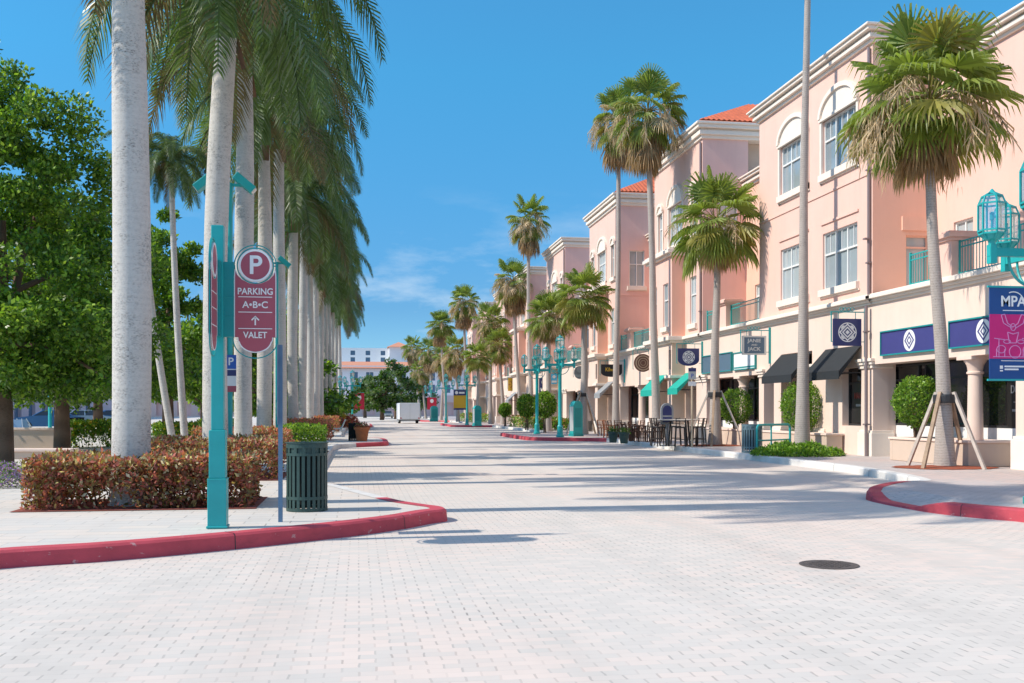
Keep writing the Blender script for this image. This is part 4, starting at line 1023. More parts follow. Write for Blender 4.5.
tree('dark leafy tree far behind the parking sign',246,74,5.0,4.2,4.6,9000,.36,105,.3,clusters=70,zmin=1.5)
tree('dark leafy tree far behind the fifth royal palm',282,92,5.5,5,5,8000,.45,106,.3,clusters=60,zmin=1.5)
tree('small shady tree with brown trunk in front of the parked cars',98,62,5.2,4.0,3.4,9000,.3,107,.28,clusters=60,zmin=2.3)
for i,(px,D,zc,rx,rz,lab) in enumerate([(382,150,4.2,3.0,3.2,'rounded dark green tree in front of the far hotel, left one'),(396,165,5.4,3.6,4.6,'tall dark green tree in front of the far hotel, beside the trailer'),(365,190,4.5,3.6,3.6,'low dark green tree in front of the far pink arcade'),(414,200,5,4.0,4,'far green tree behind the trailer')]):
    tree(lab,px,D,zc,rx,rz,5200,.5,110+i,.3,clusters=60,zmin=1.8,group='dark trees before the far hotel',wt=(5,2.5,.3),mats=('lf1','frond2','frond2'))
for px,D,lab,sd in ((304,112,'dark leafy tree behind the seventh to ninth royal palm trunks',121),(318,140,'dark leafy tree behind the farthest royal palm trunks',122),(293,84,'dark leafy tree behind the fifth and sixth royal palm trunks',123)):
    tree(lab,px,D,5.0,4.0,4.8,6500,.42,sd,.3,clusters=60,zmin=1.0,wt=(6,2,.3))
for i,(x0,x1,y0,y1,hh,ms,lab) in enumerate(((13.5,15.4,71,77,.8,('lf1','lf2','lf3','hd1'),'low green planting on the right pavement just beyond the middle lamps'),(13.5,15.6,80,90,.9,('lf1','lf2','hd3','hd1'),'low mixed orange and green planting below the yellow square sign'),(13.5,15.6,118,134,1.0,('lf1','lf2','lf3','hd1'),'far low green planting by the right kerb near the red banner'))):
    hedge(lab,x0,x1,y0,y1,hh,3000,140+i,mats=ms,wt=(2,4,2,.8),ls=.2,group='low planting along the right pavement',mulch=False)
# thin leaning palms on the left
def thin_palm(label,px0,D,px1,py1,i,sc):
    b=G(px0,HY+F*(H-PV)/D,PV); tp=W(px1,py1,D); v=tp-Vector((b.x,b.y,PV)); t=thing('slender_palm',label,'palm tree',(b.x,b.y,PV),0,'slender palms on the left')
    m=M(); m.tube([(v.x*(f+.12*sin(pi*f)),v.y*f,v.z*f) for f in [k/14 for k in range(15)]],[.125-.04*k/14 for k in range(15)],10); m.build('trunk',K['royal'],t,smooth=True)
    c=RC[i].copy(); COL.objects.link(c); c.parent=t; c.location=(v.x,v.y,v.z-1.2*sc); c.scale=(sc,)*3; c.rotation_euler=(0,0,i+.7)
thin_palm('slender palm with gently curved grey trunk, standing clear right of the nearest royal palm',186,33,171,168,1,.42)
thin_palm('slender palm with trunk leaning left behind the nearest royal palm',175,33.5,138,162,2,.38)
for o in protos: bpy.data.objects.remove(o)
# ------------------------------------------------------------------ street furniture
# ---- parking sign on its teal post
b=G(218,527.5,PV); D0=F*(H-PV)/(527.5-HY); ppm=F/D0
def zz(py): return H+(HY-py)/ppm-PV
t=thing('parking_sign','teal post carrying a maroon round-topped board reading P, PARKING, A B C and VALET','sign',(b.x,b.y,PV),0)
m=M(); zt=zz(226)
m.box(-.115,.115,-.115,.115,0,zz(478)); m.box(-.10,.10,-.10,.10,zz(478),zz(430)); m.box(-.118,.118,-.118,.118,zz(478)-.02,zz(478)); m.box(-.075,.075,-.075,.075,zz(430),zt)
m.box(-.13,.13,-.13,.13,0,.03)
m.build('post',K['teal'],t,bevel=.008)
m=M(); m.box(.0755,.20,-.05,.05,zz(337),zz(262)); 
for py in (279,297,316): m.box(.076,.203,-.053,.053,zz(py)-.006,zz(py)+.006)
m.box(-.05,.05,-.20,-.0755,zz(337),zz(262)); m.build('bracket',K['teal_dk'],t,bevel=.004)  # shade on the bracket is put into its colour by the darker teal
def board(par,flip):
    # local: u to the right across the board, z up, centred on the disc column
    u0=-.262; u1=.262; zd=zz(265); zs=zz(337); zbm=zz(352.5); R0=.185
    if flip: P=lambda u,z,d:(-.0-d if False else d, -.20-.262+u, z)
    else: P=lambda u,z,d:(.20+.262+u, d, z)
    g=[]; n=18
    # outline: shoulders up to the disc, bottom stepped and rounded
    o=[(u1,zs),(u1-.04,zs),(u1-.045,zs-.045)]
    for k in range(n+1):
        a=-.05*pi-k*(.9*pi)/n; o.append((cos(a)*.205,zs-.045+sin(a)*(zs-.045-zbm)))
    o+=[(u0+.045,zs-.045),(u0+.04,zs),(u0,zs),(u0,zz(277))]
    for k in range(9):
        a=pi+radians(12)+k*(pi-radians(24))/8; o.append((cos(a)*.262,zd+sin(a)*.235))
    o.append((u1,zz(277)))
    m=M(); m.prism(o,P,-.016,.016); 
    disc=[(cos(2*pi*k/40)*R0,zd+sin(2*pi*k/40)*R0) for k in range(40)]
    m.prism(disc,P,-.02,.02); bo=m.build('board',K['maroon'],par)
    cx=0; inset=[(u*.965,zs+.0+(z-zs)*.965 if z<zs else z-.006) for u,z in o]
    w_=M()
    # white outline of the board
    c0=(0,(zz(283)+zbm)/2)
    inn=[(u-math.copysign(.011,u) if abs(u)>.01 else u, z+(.011 if z<zs-.06 else (-.004 if z>zz(283) else 0))) for u,z in o]
    w_.ring(o,inn,P,-.0195,.0195)
    w_.ring([(cos(2*pi*k/40)*(R0+.022),zd+sin(2*pi*k/40)*(R0+.022)) for k in range(40)],[(cos(2*pi*k/40)*(R0-.004),zd+sin(2*pi*k/40)*(R0-.004)) for k in range(40)],P,-.026,.026)
    for py in (296.5,311.8,328.3): w_.prism([(-.21,zz(py)-.005),(.21,zz(py)-.005),(.21,zz(py)+.005),(-.21,zz(py)+.005)],P,-.0205,.0205)
    w_.build('outline',K['white'],bo)
    tr=M(); 
    for ra,rb_ in ((.232,.218),(.268,.256)):
        tr.ring([(cos(2*pi*k/40)*ra,zd+sin(2*pi*k/40)*ra) for k in range(40)],[(cos(2*pi*k/40)*rb_,zd+sin(2*pi*k/40)*rb_) for k in range(40)],P,-.012,.012)
    arcO=[(cos(pi*1.0+pi*k/20)*.275,zs-.03+sin(pi*1.0+pi*k/20)*.235) for k in range(21)]
    for k in range(20):
        (a,b_),(c,d_)=arcO[k],arcO[k+1]; tr.bar(P(a,b_,0),P(c,d_,0),.014)
    tr.bar(P(-.275,zs-.03,0),P(-.255,zd,0),.012); tr.bar(P(.275,zs-.03,0),P(.255,zd,0),.012); tr.bar(P(.215,zd,0),P(.27,zd,0),.014)
    tr.build('ring_trim',K['teal_dk'],bo)
    for s,py,size,sx in (('P',265.3,.33,1.0),('PARKING',291.2,.115,.92),('A•B•C',304.6,.118,1.02),('VALET',335,.112,.92)):
        loc=P(0,zz(py),-.0205 if s!='P' else -.0235)
        rot=(pi/2,0,0) if not flip else (pi/2,0,-pi/2)
        tx=text('lettering',s,size,K['white'],bo,loc,rot,sx=sx,ext=.002)
    ar=M(); zc=zz(320.5)
    for q in ([( -.009,zc-.055),(.009,zc-.055),(.009,zc+.05),(-.009,zc+.05)],[(0,zc+.066),(-.052,zc+.014),(-.04,zc+.002),(0,zc+.042)],[(0,zc+.066),(0,zc+.042),(.04,zc+.002),(.052,zc+.014)]): ar.prism(q,P,-.0215,-.0165)
    ar.build('arrow',K['white'],bo)
board(t,False); board(t,True)
# ---- litter bins
def litter_bin(label,b,h,r,mt,n=24,group='slatted litter bins'):
    t=thing('litter_bin',label,'litter bin',(b.x,b.y,b.z),0.13,group)
    def band(z0,z1,ra,rb=None):
        m=M()
        rb=rb or ra; N=36
        vs=[]
        for rr in (ra,ra-.012):
            for z in (z0,z1): vs.append([(cos(2*pi*k/N)*rr,sin(2*pi*k/N)*rr,z) for k in range(N)])
        for k in range(N):
            j=(k+1)%N
            m.poly([vs[0][k],vs[0][j],vs[1][j],vs[1][k]]); m.poly([vs[2][k],vs[3][k],vs[3][j],vs[2][j]]); m.poly([vs[1][k],vs[1][j],vs[3][j],vs[3][k]]); m.poly([vs[0][k],vs[2][k],vs[2][j],vs[0][j]])
        m.build('band',K[mt],t,smooth=40)
    for z0,z1 in ((0,.045),(.17,.215),(.815,.855),(.93,.995)): band(z0*h,z1*h,r)
    m=M(); m.lathe([(r-.004,.992*h),(r+.012,1.0*h),(r+.012,1.012*h),(r-.09,1.012*h),(r-.09,.96*h)],36)
    m.build('rim',K[mt],t,smooth=40)
    m=M()
    for k in range(n):
        a=2*pi*k/n; c=Vector((cos(a),sin(a),0))*(r-.012); s=Vector((-sin(a),cos(a),0))*.0235*r/.31; u=Vector((cos(a),sin(a),0))*.006
        z0,z1=.03*h,.83*h
        vs=[c+s+u,c-s+u,c-s-u,c+s-u]; m.add([v+Vector((0,0,z0)) for v in vs]+[v+Vector((0,0,z1)) for v in vs],[(0,1,5,4),(1,2,6,5),(2,3,7,6),(3,0,4,7)])
    m.build('slats',K[mt],t)
    m=M(); m.lathe([(r-.02,.845*h),(r-.02,.94*h)],36); m=M() if False else m   # pierced collar: bars and rings under the rim
    for k in range(14):
        a=2*pi*k/14; c=Vector((cos(a),sin(a),0))*(r-.008)
        m.bar(c+Vector((0,0,.845*h)),c+Vector((0,0,.94*h)),.05*r/.31,.012,up=(cos(a),sin(a),0.01))
    m.build('collar',K[mt],t)
    m=M(); m.lathe([(r-.085,.10*h),(r-.07,.80*h),(r-.075,.83*h)],24); m.build('liner',K['inner'],t)
    return t
b=G(307,510,PV); b.z=PV; litter_bin('dark green slatted litter bin in the foreground, behind the red kerb',b,1.0,.305,'green_m')
b=G(752,452.5,PV); litter_bin('blue-grey slatted litter bin beside the teal rail on the right',b,.98,.36,'green_bin2')
b=G(354.5,440.5,PV); litter_bin('dark litter bin beside the terracotta plant pot down the left side',b,.84,.30,'inner',n=14)
def pot(label,b,r,h,mt,plant=None,seed=1,cat='plant pot',name='plant_pot'):
    t=thing(name,label,cat,(b.x,b.y,b.z))
    m=M(); m.lathe([(r*.68,0),(r*.9,h*.75),(r*.97,h*.82),(r*1.08,h*.84),(r*1.08,h),(r*.92,h),(r*.9,h*.9)],22); m.build('pot',K[mt],t,smooth=40)
    if plant:
        def ins(p,rr): return None if (p.x/r)**2+(p.y/r)**2+((p.z-h)/plant[0])**2>1.2 else rr.random()
        leafy('plant',[K[a] for a in plant[1]],(2,2,2),ins,plant[2],(-r*1.1,r*1.1,-r*1.1,r*1.1,h*.95,h+plant[0]*1.1),.09,seed,parent=t)
b=G(362,441,PV); pot('terracotta plant pot beside the dark litter bin, at the red kerb end on the left',b,.36,.66,'terra',(.25,('hd4','lf1','hd1'),260),5)
for px,py,mt,lab in ((337,427,('lf1','pinkf','pinkf'),'magenta flowers in the far left strip'),(344,426.5,('lf2','yelf','yelf'),'yellow flowers in the far left strip'),(351,427.5,('lf1','redf','hd1'),'red flowers in the far left strip')):
    flowers(lab,px,py,.75,1.1,90+px,mt,n=900,ls=.16,group='flower clumps far down the left side')
# ---- thin sign post in front of the bin, sign seen edge-on
b=G(280.5,521.5,PV); t=thing('sign_post','thin blue-grey post with a small parking plate seen edge-on, left of the green bin','sign post',(b.x,b.y,PV))
m=M(); m.box(-.028,.028,-.028,.028,-.02,2.36); m.build('post',K['bluegrey'],t)
m=M(); m.box(-.030,-.026,-.19,.14,1.30,2.36)
o=m.build('plate',K['bluegrey'],t)
m=M(); m.box(-.034,-.031,-.17,.12,1.62,2.05); o=m.build('plate',K['bluesign'],t)
text('lettering','P',.24,K['white'],o,(-.036,-.03,1.90),(pi/2,0,-pi/2),ext=.001); m=M(); m.box(-.034,-.031,-.17,.12,1.40,1.60); m.build('plate',K['white'],t)
# blue parking plate on the teal floodlight pole
def flood_pole(px,py,ptop,D,label,heads,plate=False):
    b=G(px,HY+F*(H-PV)/D,PV); t=thing('floodlight_pole',label,'floodlight pole',(b.x,b.y,PV),0,'teal floodlight poles among the royal palms')
    k=F/D; z=lambda y:H+(HY-y)/k-PV
    m=M(); m.tube([(0,0,-.02),(0,0,z(ptop))],.065,10); m.lathe([(.14,0),(.14,.12),(.08,.2)],12); m.build('pole',K['teal'],t,smooth=True)
    m=M(); m.bar((-.5,0,z(ptop)-.05),(.4,0,z(ptop)-.05),.07); m.build('arm',K['teal'],t)
    for hx,s in heads:
        m=M(); c=Vector((hx,0,z(ptop)+.02)); m.bar(c-Vector((s*.21,0,-.16)),c+Vector((s*.23,0,-.20)),.34,.20,up=(0,0,1)); h=m.build('floodlight',K['teal'],t,bevel=.02)
        m=M(); n=Vector((s*.23,0,-.20)).normalized(); m.bar(c+n*.305,c+n*.315,.28,.15); m.build('lens',K['flamp'],h)
    if plate:
        m=M(); m.box(-.10,.16,-.085,-.075,z(392),z(355)); o=m.build('plate',K['white'],t)
        m=M(); m.box(-.10,.16,-.09,-.0855,z(369),z(355)); m.build('panel',K['bluesign'],o)
        m=M(); m.box(-.10,.16,-.09,-.0855,z(376),z(370)); m.build('panel',K['navy'],o)
        m=M(); m.box(-.10,.16,-.09,-.0855,z(392),z(386)); m.build('panel',K['maroon'],o)
        text('lettering','P',.26,K['white'],o,(.03,-.092,(z(369)+z(355))/2),(pi/2,0,0),ext=.002)
    return t
flood_pole(230,0,183,24.5,'teal pole with two tilted floodlights and a blue P plate, behind the parking sign',((-.58,-1),(.34,1)),True)
flood_pole(277,0,262,41,'teal floodlight pole with one lamp visible right of the round P, among the trunks',((.30,1),(-.4,-1)))
flood_pole(314,0,333,80,'far teal floodlight pole among the distant royal palm trunks',((.5,1),(-.5,-1)))
# ---- teal lamps with glass lanterns
def lantern(name,par,c,s=1.0):
    m=M(); n=6; c=Vector(c)
    def ringp(r,z): return [c+Vector((cos(2*pi*k/n+.3)*r*s,sin(2*pi*k/n+.3)*r*s,z*s)) for k in range(n)]
    lv=[(.10,.0),(.185,.09),(.20,.14),(.20,.56),(.15,.68),(.05,.735)]
    rs=[ringp(r,z) for r,z in lv]
    for a,b_ in zip(rs[:-1],rs[1:]):
        for k in range(n): m.bar(a[k],b_[k],.024*s)
    for i in (1,2,3,4):
        for k in range(n): m.bar(rs[i][k],rs[i][(k+1)%n],.026*s)
    m.lathe([(.05*s,-.10*s),(.06*s,-.02*s),(.11*s,.0),(.17*s,.085*s),(.02*s,.09*s)],12,c); m.lathe([(.06*s,.72*s),(.05*s,.75*s),(.012*s,.80*s)],10,c)
    m.lathe([(.018*s,.09*s),(.018*s,.30*s),(.035*s,.31*s),(.035*s,.42*s),(.01*s,.44*s)],8,c)
    o=m.build(name,K['teal'],par)
    g=M()
    for a,b_ in zip(rs[1:-1],rs[2:]):
        for k in range(n):
            j=(k+1)%n; g.poly([a[k],a[j],b_[j],b_[k]])
    g.build('glass',K['lamp_glass'],o)
def lamp(loc,label,rz=0):
    t=thing('street_lamp',label,'street lamp',loc,rz,'teal lantern lamps')
    m=M(); m.lathe([(.22,0),(.22,.10),(.17,.14),(.15,.55),(.17,.58),(.10,.68),(.095,3.9),(.12,3.95),(.12,4.05),(.085,4.15),(.085,4.55)],14); m.build('post',K['teal'],t,smooth=35)
    for a in range(4):
        c,s=cos(a*pi/2),sin(a*pi/2)
        m=M(); m.bar((c*.10,s*.10,3.98),(c*.86,s*.86,3.98),.09,.13); m.box(c*.80-.055,c*.80+.055,s*.80-.055,s*.80+.055,3.80,4.10)
        pts=[(c*(.09+.42*sin(k*pi/2/8)),s*(.09+.42*sin(k*pi/2/8)),3.45+.46*(1-cos(k*pi/2/8))) for k in range(9)]; m.tube(pts,.022,6)
        m.build('arm',K['teal'],t); lantern('lantern',t,(c*.80,s*.80,4.18))
    lantern('lantern',t,(0,0,4.62),1.25)
    return t
c1=G(1038,HY+F*(H-PV)/15.9,PV)
L1=lamp((c1.x,c1.y,PV),'teal lamp at the right edge with large glass lanterns and a blue and pink banner',0)
def lam(px,D,label,rz=0):
    b=G(px,HY+F*(H-PV)/D,PV); return copy_tree(L1,loc=(b.x,b.y,PV),rz=rz,label=label)
lam(560,55,'teal lamp in mid picture, nearer one of the pair on the red kerb')
lam(537,62.5,'teal lamp of the middle pair, farther and smaller one, left of its twin')
lam(467,100,'teal lamp carrying the blue and yellow banner, down the right side')
lam(446,114,'teal lamp left of the blue and yellow banner, far right side')
L5=lam(431,140,'teal lamp with red banner just right of the white trailer')
L6=lam(352.5,103,'teal lamp with red banner far down the left side, by the last royal palms')
lam(340,118,'farther teal lamp on the left side, among the last royal palm trunks')
# banners (hang from the lamps)
def banner(lampob,x0,x1,z0,z1,fill,name,label,y=-.02,base='bannerblue',bars=True):
    lx,ly,lz=lampob.location
    t=thing('banner',label,'banner',(lx,ly,lz))
    m=M(); n=10
    rows=[z0+(z1-z0)*k/n for k in range(n+1)]
    m.box(x0,x1,y-.006,y+.006,z0,z1); o=m.build('cloth',K[base],t)
    r=M(); r.bar((x0-.03,y,z1+.015),(0,y,z1+.015),.03); r.build('rod',K['teal'],t); r=M(); r.bar((x0-.03,y,z0-.015),(0,y,z0-.015),.03); r.build('rod',K['teal'],t)
    return t,o
t,o=banner(L1,-.86,-.10,1.98,3.42,None,'b','blue and magenta music banner hanging from the lamp at the right edge')
yb=-.02
m=M(); m.box(-.86,-.10,yb-.009,yb-.0065,2.30,3.0); m.build('panel',K['magenta'],o)
text('lettering','MPA',.235,K['white'],o,(-.45,yb-.0085,3.20),(pi/2,0,0),ext=.002,sx=.95)
P_=lambda u,z,d:(u,yb-.0105+d,z)
m=M()
for k in range(10):
    a0=radians(112-k*11); a1=radians(112-(k+1)*11); q=lambda a,rr:(-.45+cos(a)*rr*.9,3.13+sin(a)*rr)
    m.prism([q(a0,.235),q(a1,.235),q(a1,.219),q(a0,.219)],P_,-.004,-.0012)
m.box(-.63,-.27,yb-.0105,yb-.0075,3.055,3.068)
for x0,x1,z0,z1 in ((-.66,-.22,2.262,2.272),(-.68,-.63,2.14,2.19),(-.60,-.16,2.165,2.19),(-.60,-.36,2.12,2.145),(-.68,-.63,2.10,2.12)): m.box(x0,x1,yb-.0105,yb-.0075,z0,z1)
m.build('print',K['white'],o)
# line drawing: drummer with raised arms behind a drum kit
m=M()
def ln(pts,w=.013):
    for a,b_ in zip(pts[:-1],pts[1:]): m.bar((a[0],yb-.0105,a[1]),(b_[0],yb-.0105,b_[1]),w,.004,up=(0,1,0.01))
def circ(cx,cz,rx,rz,n=20,w=.012): ln([(cx+cos(2*pi*k/n)*rx,cz+sin(2*pi*k/n)*rz) for k in range(n+1)],w)
ln([(-.47,2.78),(-.62,2.86),(-.66,2.99),(-.60,3.0),(-.55,2.86),(-.46,2.80),(-.37,2.86),(-.31,3.0),(-.24,2.99),(-.28,2.86),(-.42,2.78)])
circ(-.455,2.80,.045,.055); ln([(-.55,2.72),(-.52,2.55),(-.40,2.55),(-.36,2.72),(-.455,2.69),(-.55,2.72)])
circ(-.42,2.41,.10,.10); circ(-.66,2.45,.075,.06); circ(-.20,2.45,.075,.06); circ(-.56,2.57,.06,.03); circ(-.32,2.57,.06,.03)
ln([(-.78,2.62),(-.60,2.60)]); ln([(-.30,2.62),(-.13,2.63)]); ln([(-.70,2.61),(-.70,2.32)]); ln([(-.20,2.62),(-.19,2.32)]); ln([(-.74,2.45),(-.74,2.33)]); ln([(-.60,2.45),(-.60,2.33)]); ln([(-.28,2.45),(-.28,2.33)]); ln([(-.80,2.33),(-.12,2.33)])
m.build('drawing',K['lineart'],o)
for lo,lab,bs in ((L5,'red banner on the far right lamp beside the trailer','bannerred'),(L6,'red banner on the far left lamp','bannerred')):
    s=-1 if lo is L5 else 1
    lx,ly,lz=lo.location; t=thing('banner',lab,'banner',(lx,ly,lz),0,'small red banners')
    m=M(); x0,x1=(-.55,.75) if lo is L5 else (.1,1.2); m.box(x0,x1,-.26,-.235,1.55,3.25); oo=m.build('cloth',K[bs],t)
    m=M(); m.prism([((x0+x1)/2+cos(2*pi*k/14)*.25,2.75+sin(2*pi*k/14)*.28) for k in range(14)],lambda u,z,d:(u,-.265+d,z),-.003,.003); m.build('emblem',K['white'],oo)
    m=M(); m.bar((0,-.25,3.28),(x1,-.25,3.28),.05); m.build('rod',K['teal'],t)
L4=[o for o in bpy.data.objects if o.get('label','').startswith('teal lamp carrying')][0]
lx,ly,lz=L4.location
t=thing('banner','blue and yellow banner hanging from a teal lamp down the right side','banner',(lx,ly,lz))
m=M(); m.box(-1.35,-.1,-.03,-.01,1.5,3.5); o=m.build('cloth',K['yellow'],t)
m=M(); m.box(-1.35,-.1,-.037,-.031,2.95,3.5); m.box(-1.35,-.1,-.037,-.031,1.5,1.68); m.build('panel',K['navy'],o)
m=M(); m.box(-.8,-.25,-.042,-.038,3.12,3.30); m.build('print',K['white'],o); m=M(); m.prism([(-1.05+cos(2*pi*k/14)*.16,3.22+sin(2*pi*k/14)*.17) for k in range(14)],lambda u,z,d:(u,-.042+d,z),0,.004); m.build('print',K['white'],o)
m=M(); m.bar((0,-.02,3.54),(-1.4,-.02,3.54),.05); m.build('rod',K['teal'],t)
# ---- teal directory kiosks
def kiosk(label,px,D,h,w,rz=.5):
    b=G(px,HY+F*(H-PV)/D,PV); t=thing('street_kiosk',label,'kiosk',(b.x,b.y,PV),rz,'teal kiosks on the right pavement')
    m=M(); o=[(-w/2,0.12),(w/2,.12),(w/2,h*.86),(w*.3,h*.97),(0,h),(-w*.3,h*.97),(-w/2,h*.86)]; m.prism(o,lambda u,z,d:(u,d,z),-.19,.19); m.build('cabinet',K['teal'],t,bevel=.03)
    m=M(); m.prism([(-w*.38,.5),(w*.38,.5),(w*.38,h*.8),(-w*.38,h*.8)],lambda u,z,d:(u,d,z),-.20,-.192); m.build('panel',K['teal_dk'],t)
    m=M(); m.box(-w/2-.012,-w/2-.002,-.17,.17,.3,h*.84); m.build('panel',K['silver'],t)
    m=M(); m.box(-w/2-.05,w/2+.05,-.24,.24,0,.12); m.build('base',K['teal_dk'],t)
kiosk('teal kiosk right of the middle lamp, before the braced fan palm',576,57,2.0,.62,.45)
kiosk('small teal kiosk farther down, under the young green fan palm',477,93,1.9,.7,.4)
kiosk('distant teal kiosk right of the red banner',434,128,2.0,.9,.3)
# ---- hanging signs on brackets (face along the street)
def hang(label,pxl,pxr,yt,yb,X1=16.2,shape='rect',face='navy',deco=None,wallpx=None,extra=None):
    D=on_x(pxr,X1); k=F/D; q=W(pxr,0,D); Y=q.y
    aL=(pxl-512)/F; X0=Y*tan(YAW+math.atan(aL)) ; z1=H+(HY-yt)/k; z0=H+(HY-yb)/k
    t=thing('shop_sign',label,'shop sign',(XF,Y,z0)); x0=X0-XF; x1=X1-XF; h=z1-z0; wd=x1-x0; xc=(x0+x1)/2
    P=lambda u,z,d:(u,d,z)
    if shape=='rect': o=[(x0,0),(x1,0),(x1,h),(x0,h)]
    elif shape=='round': o=[(x1,h),(x0,h)]+[(xc-cos(pi*j/16)*wd/2,h*.35-sin(pi*j/16)*h*.35) for j in range(17)]
    else: o=[(xc+cos(2*pi*j/28)*wd/2,h/2+sin(2*pi*j/28)*h/2) for j in range(28)]
    m=M(); m.prism(o,P,-.03,.03); bd=m.build('board',K[face],t)
    m=M(); zb=h+.22
    m.bar((x0-.08,0,zb),(-.01,0,zb),.035); m.bar((x0-.06,0,zb),(x0-.06,0,h*.15),.03); m.bar((x0-.06,0,h*.15),(x0,0,h*.15),.022); m.bar((x1,0,h*.15),(-.01,0,h*.15),.022)
    for u in (x0+wd*.2,x1-wd*.2): m.bar((u,0,h),(u,0,zb),.018)
    for j in range(4):
        cc=x0+wd*(.3+.13*j); pts=[(cc+cos(2*pi*i/10)*.06,0,zb+.09+sin(2*pi*i/10)*.06) for i in range(11)]; m.tube(pts,.010,5)
    m.bar((-.03,0,-.35),(-.03,0,zb+.12),.10,.07); m.build('bracket',K['teal'],t)
    if deco: deco(bd,xc,h/2,wd,h)
    return t
def emblem(bd,xc,zc,wd,h,s=.36,y=-.034):
    P=lambda u,z,d:(xc+u,y+d,zc+z); r=min(wd,h)*s
    m=M()
    C=lambda rr,n=32:[(cos(2*pi*j/n)*rr,sin(2*pi*j/n)*rr) for j in range(n)]
    Q=lambda rr:[(rr,0),(0,rr),(-rr,0),(0,-rr)]
    m.ring(C(r),C(r*.90),P,0,.003)
    m.ring(Q(r*.92),Q(r*.74),P,0,.003); m.ring(Q(r*.6),Q(r*.42),P,0,.003); m.prism(Q(r*.24),P,0,.003)
    for a in range(4):
        c,s_=cos(a*pi/2+pi/4),sin(a*pi/2+pi/4); 
        m.prism([(c*r*.62-s_*r*.30,s_*r*.62+c*r*.30),(c*r*.62+s_*r*.30,s_*r*.62-c*r*.30),(c*r*.86+s_*r*.14,s_*r*.86-c*r*.14),(c*r*.86-s_*r*.14,s_*r*.86+c*r*.14)],P,0,.003)
    m.build('emblem',K['white'],bd)
hang('navy square hanging sign with a white round emblem, above the second black awning',833,861,319,346,deco=emblem)
hang('navy round-bottomed hanging sign with white emblem, above the green awning',678,699,348.5,366,shape='round',deco=emblem)
def jj(bd,xc,zc,wd,h):
    for s,dz,sz in (('JANIE',.24,.26),('AND',.02,.13),('JACK',-.2,.26)): text('lettering',s,sz*h,K['silver'],bd,(xc,-.034,zc+dz*h),(pi/2,0,0),sx=1.15)
    m=M(); P=lambda u,z,d:(u,d,z)
    a,b_=wd/2,h/2; m.ring([(xc-a,zc-b_),(xc+a,zc-b_),(xc+a,zc+b_),(xc-a,zc+b_)],[(xc-a*.84,zc-b_*.84),(xc+a*.84,zc-b_*.84),(xc+a*.84,zc+b_*.84),(xc-a*.84,zc+b_*.84)],P,-.036,-.031); m.build('border',K['silver'],bd)
hang('slate grey hanging sign with two names in pale letters, left of the first black awning',742,766,336,355,face='slate',deco=jj)
def kil(bd,xc,zc,wd,h): text('lettering','Kilwins',h*.42,K['yellow'],bd,(xc,-.034,zc+.08*h),(pi/2,0,0),sx=.85)
hang('black hanging sign with curved bottom and yellow script lettering',601,622,364.5,377,shape='round',face='black',deco=kil)
def ovd(bd,xc,zc,wd,h):
    m=M(); P=lambda u,z,d:(xc+u,d,zc+z)
    for f in (.42,.28,.15):
        O=[(cos(2*pi*j/28)*wd*f,sin(2*pi*j/28)*h*f) for j in range(28)]; I=[(u*.86,z*.86) for u,z in O]; m.ring(O,I,P,-.036,-.03)
    m.build('emblem',K['tan'],bd)
hang('brown oval hanging sign with tan rings and curly bracket',634,652,354,372,shape='oval',face='brown',deco=ovd)
def ysq(bd,xc,zc,wd,h):
    m=M(); P=lambda u,z,d:(xc+u,d,zc+z)
    for a in range(6): m.prism([(cos(a*pi/3+e)*h*rr,sin(a*pi/3+e)*h*rr) for e,rr in ((-.25,.12),(-.12,.32),(.12,.32),(.25,.12))],P,-.036,-.03)
    m.build('emblem',K['terra'],bd)
hang('yellow square hanging sign with an orange flower shape',508,517,378,391,face='yellow',deco=ysq)
def dsc(bd,xc,zc,wd,h):
    m=M(); P=lambda u,z,d:(xc+u,d,zc+z); m.prism([(cos(2*pi*j/24)*wd*.26,h*.22+sin(2*pi*j/24)*wd*.26) for j in range(24)],P,-.036,-.03); m.box(xc-wd*.4,xc+wd*.4,-.036,-.03,zc-h*.36,zc-h*.16); m.build('emblem',K['silver'],bd)
hang('navy hanging sign with a pale disc, between the two teal lamps',539,548,378,393,deco=dsc)
hang('light blue hanging sign behind the nearer of the two middle lamps',551,557,374,384,face='cyansign',deco=dsc)
hang('grey oval hanging sign left of the black sign with yellow script',574,585,366,379,shape='oval',face='grey',deco=dsc)
# ---- sign bands fixed flat on the facade
def band(label,Y0,Y1,z0,z1,face='indigo',logo=True,x=0.0):
    t=thing('shop_sign',label,'shop sign',(XF+x,(Y0+Y1)/2,z0)); a=(Y1-Y0)/2; h=z1-z0
    m=M(); m.box(-.06,-.002,-a,a,0,h); bd=m.build('panel',K[face],t)
    m=M(); 
    for q in ((-a-.03,a+.03,h,h+.04),(-a-.03,a+.03,-.04,0)): m.box(-.10,-.002,q[0],q[1],q[2],q[3])
    for q in ((-a-.03,-a),(a,a+.03)): m.box(-.10,-.002,q[0],q[1],0,h)
    m.build('frame',K['teal_dk'],t)
    if logo:
        P=lambda u,z,d:(-.066+d,u,h/2+z); r=h*.46; m=M(); C=lambda s,n=28:[(cos(2*pi*j/n)*r*s,sin(2*pi*j/n)*r*s) for j in range(n)]
        m.prism(C(1),P,0,.004); o=m.build('logo',K['white'],t)
        m=M(); P=lambda u,z,d:(-.071+d,u,h/2+z); Q=lambda s:[(r*s,0),(0,r*s),(-r*s,0),(0,-r*s)]
        m.ring(Q(.82),Q(.62),P,0,.004); m.ring(Q(.42),Q(.26),P,0,.004); m.build('mark',K['indigo'],o)
    return t
band('wide indigo shop sign with a white round logo, left of the nearest braced fan palm',26.2,29.45,3.42,4.12)
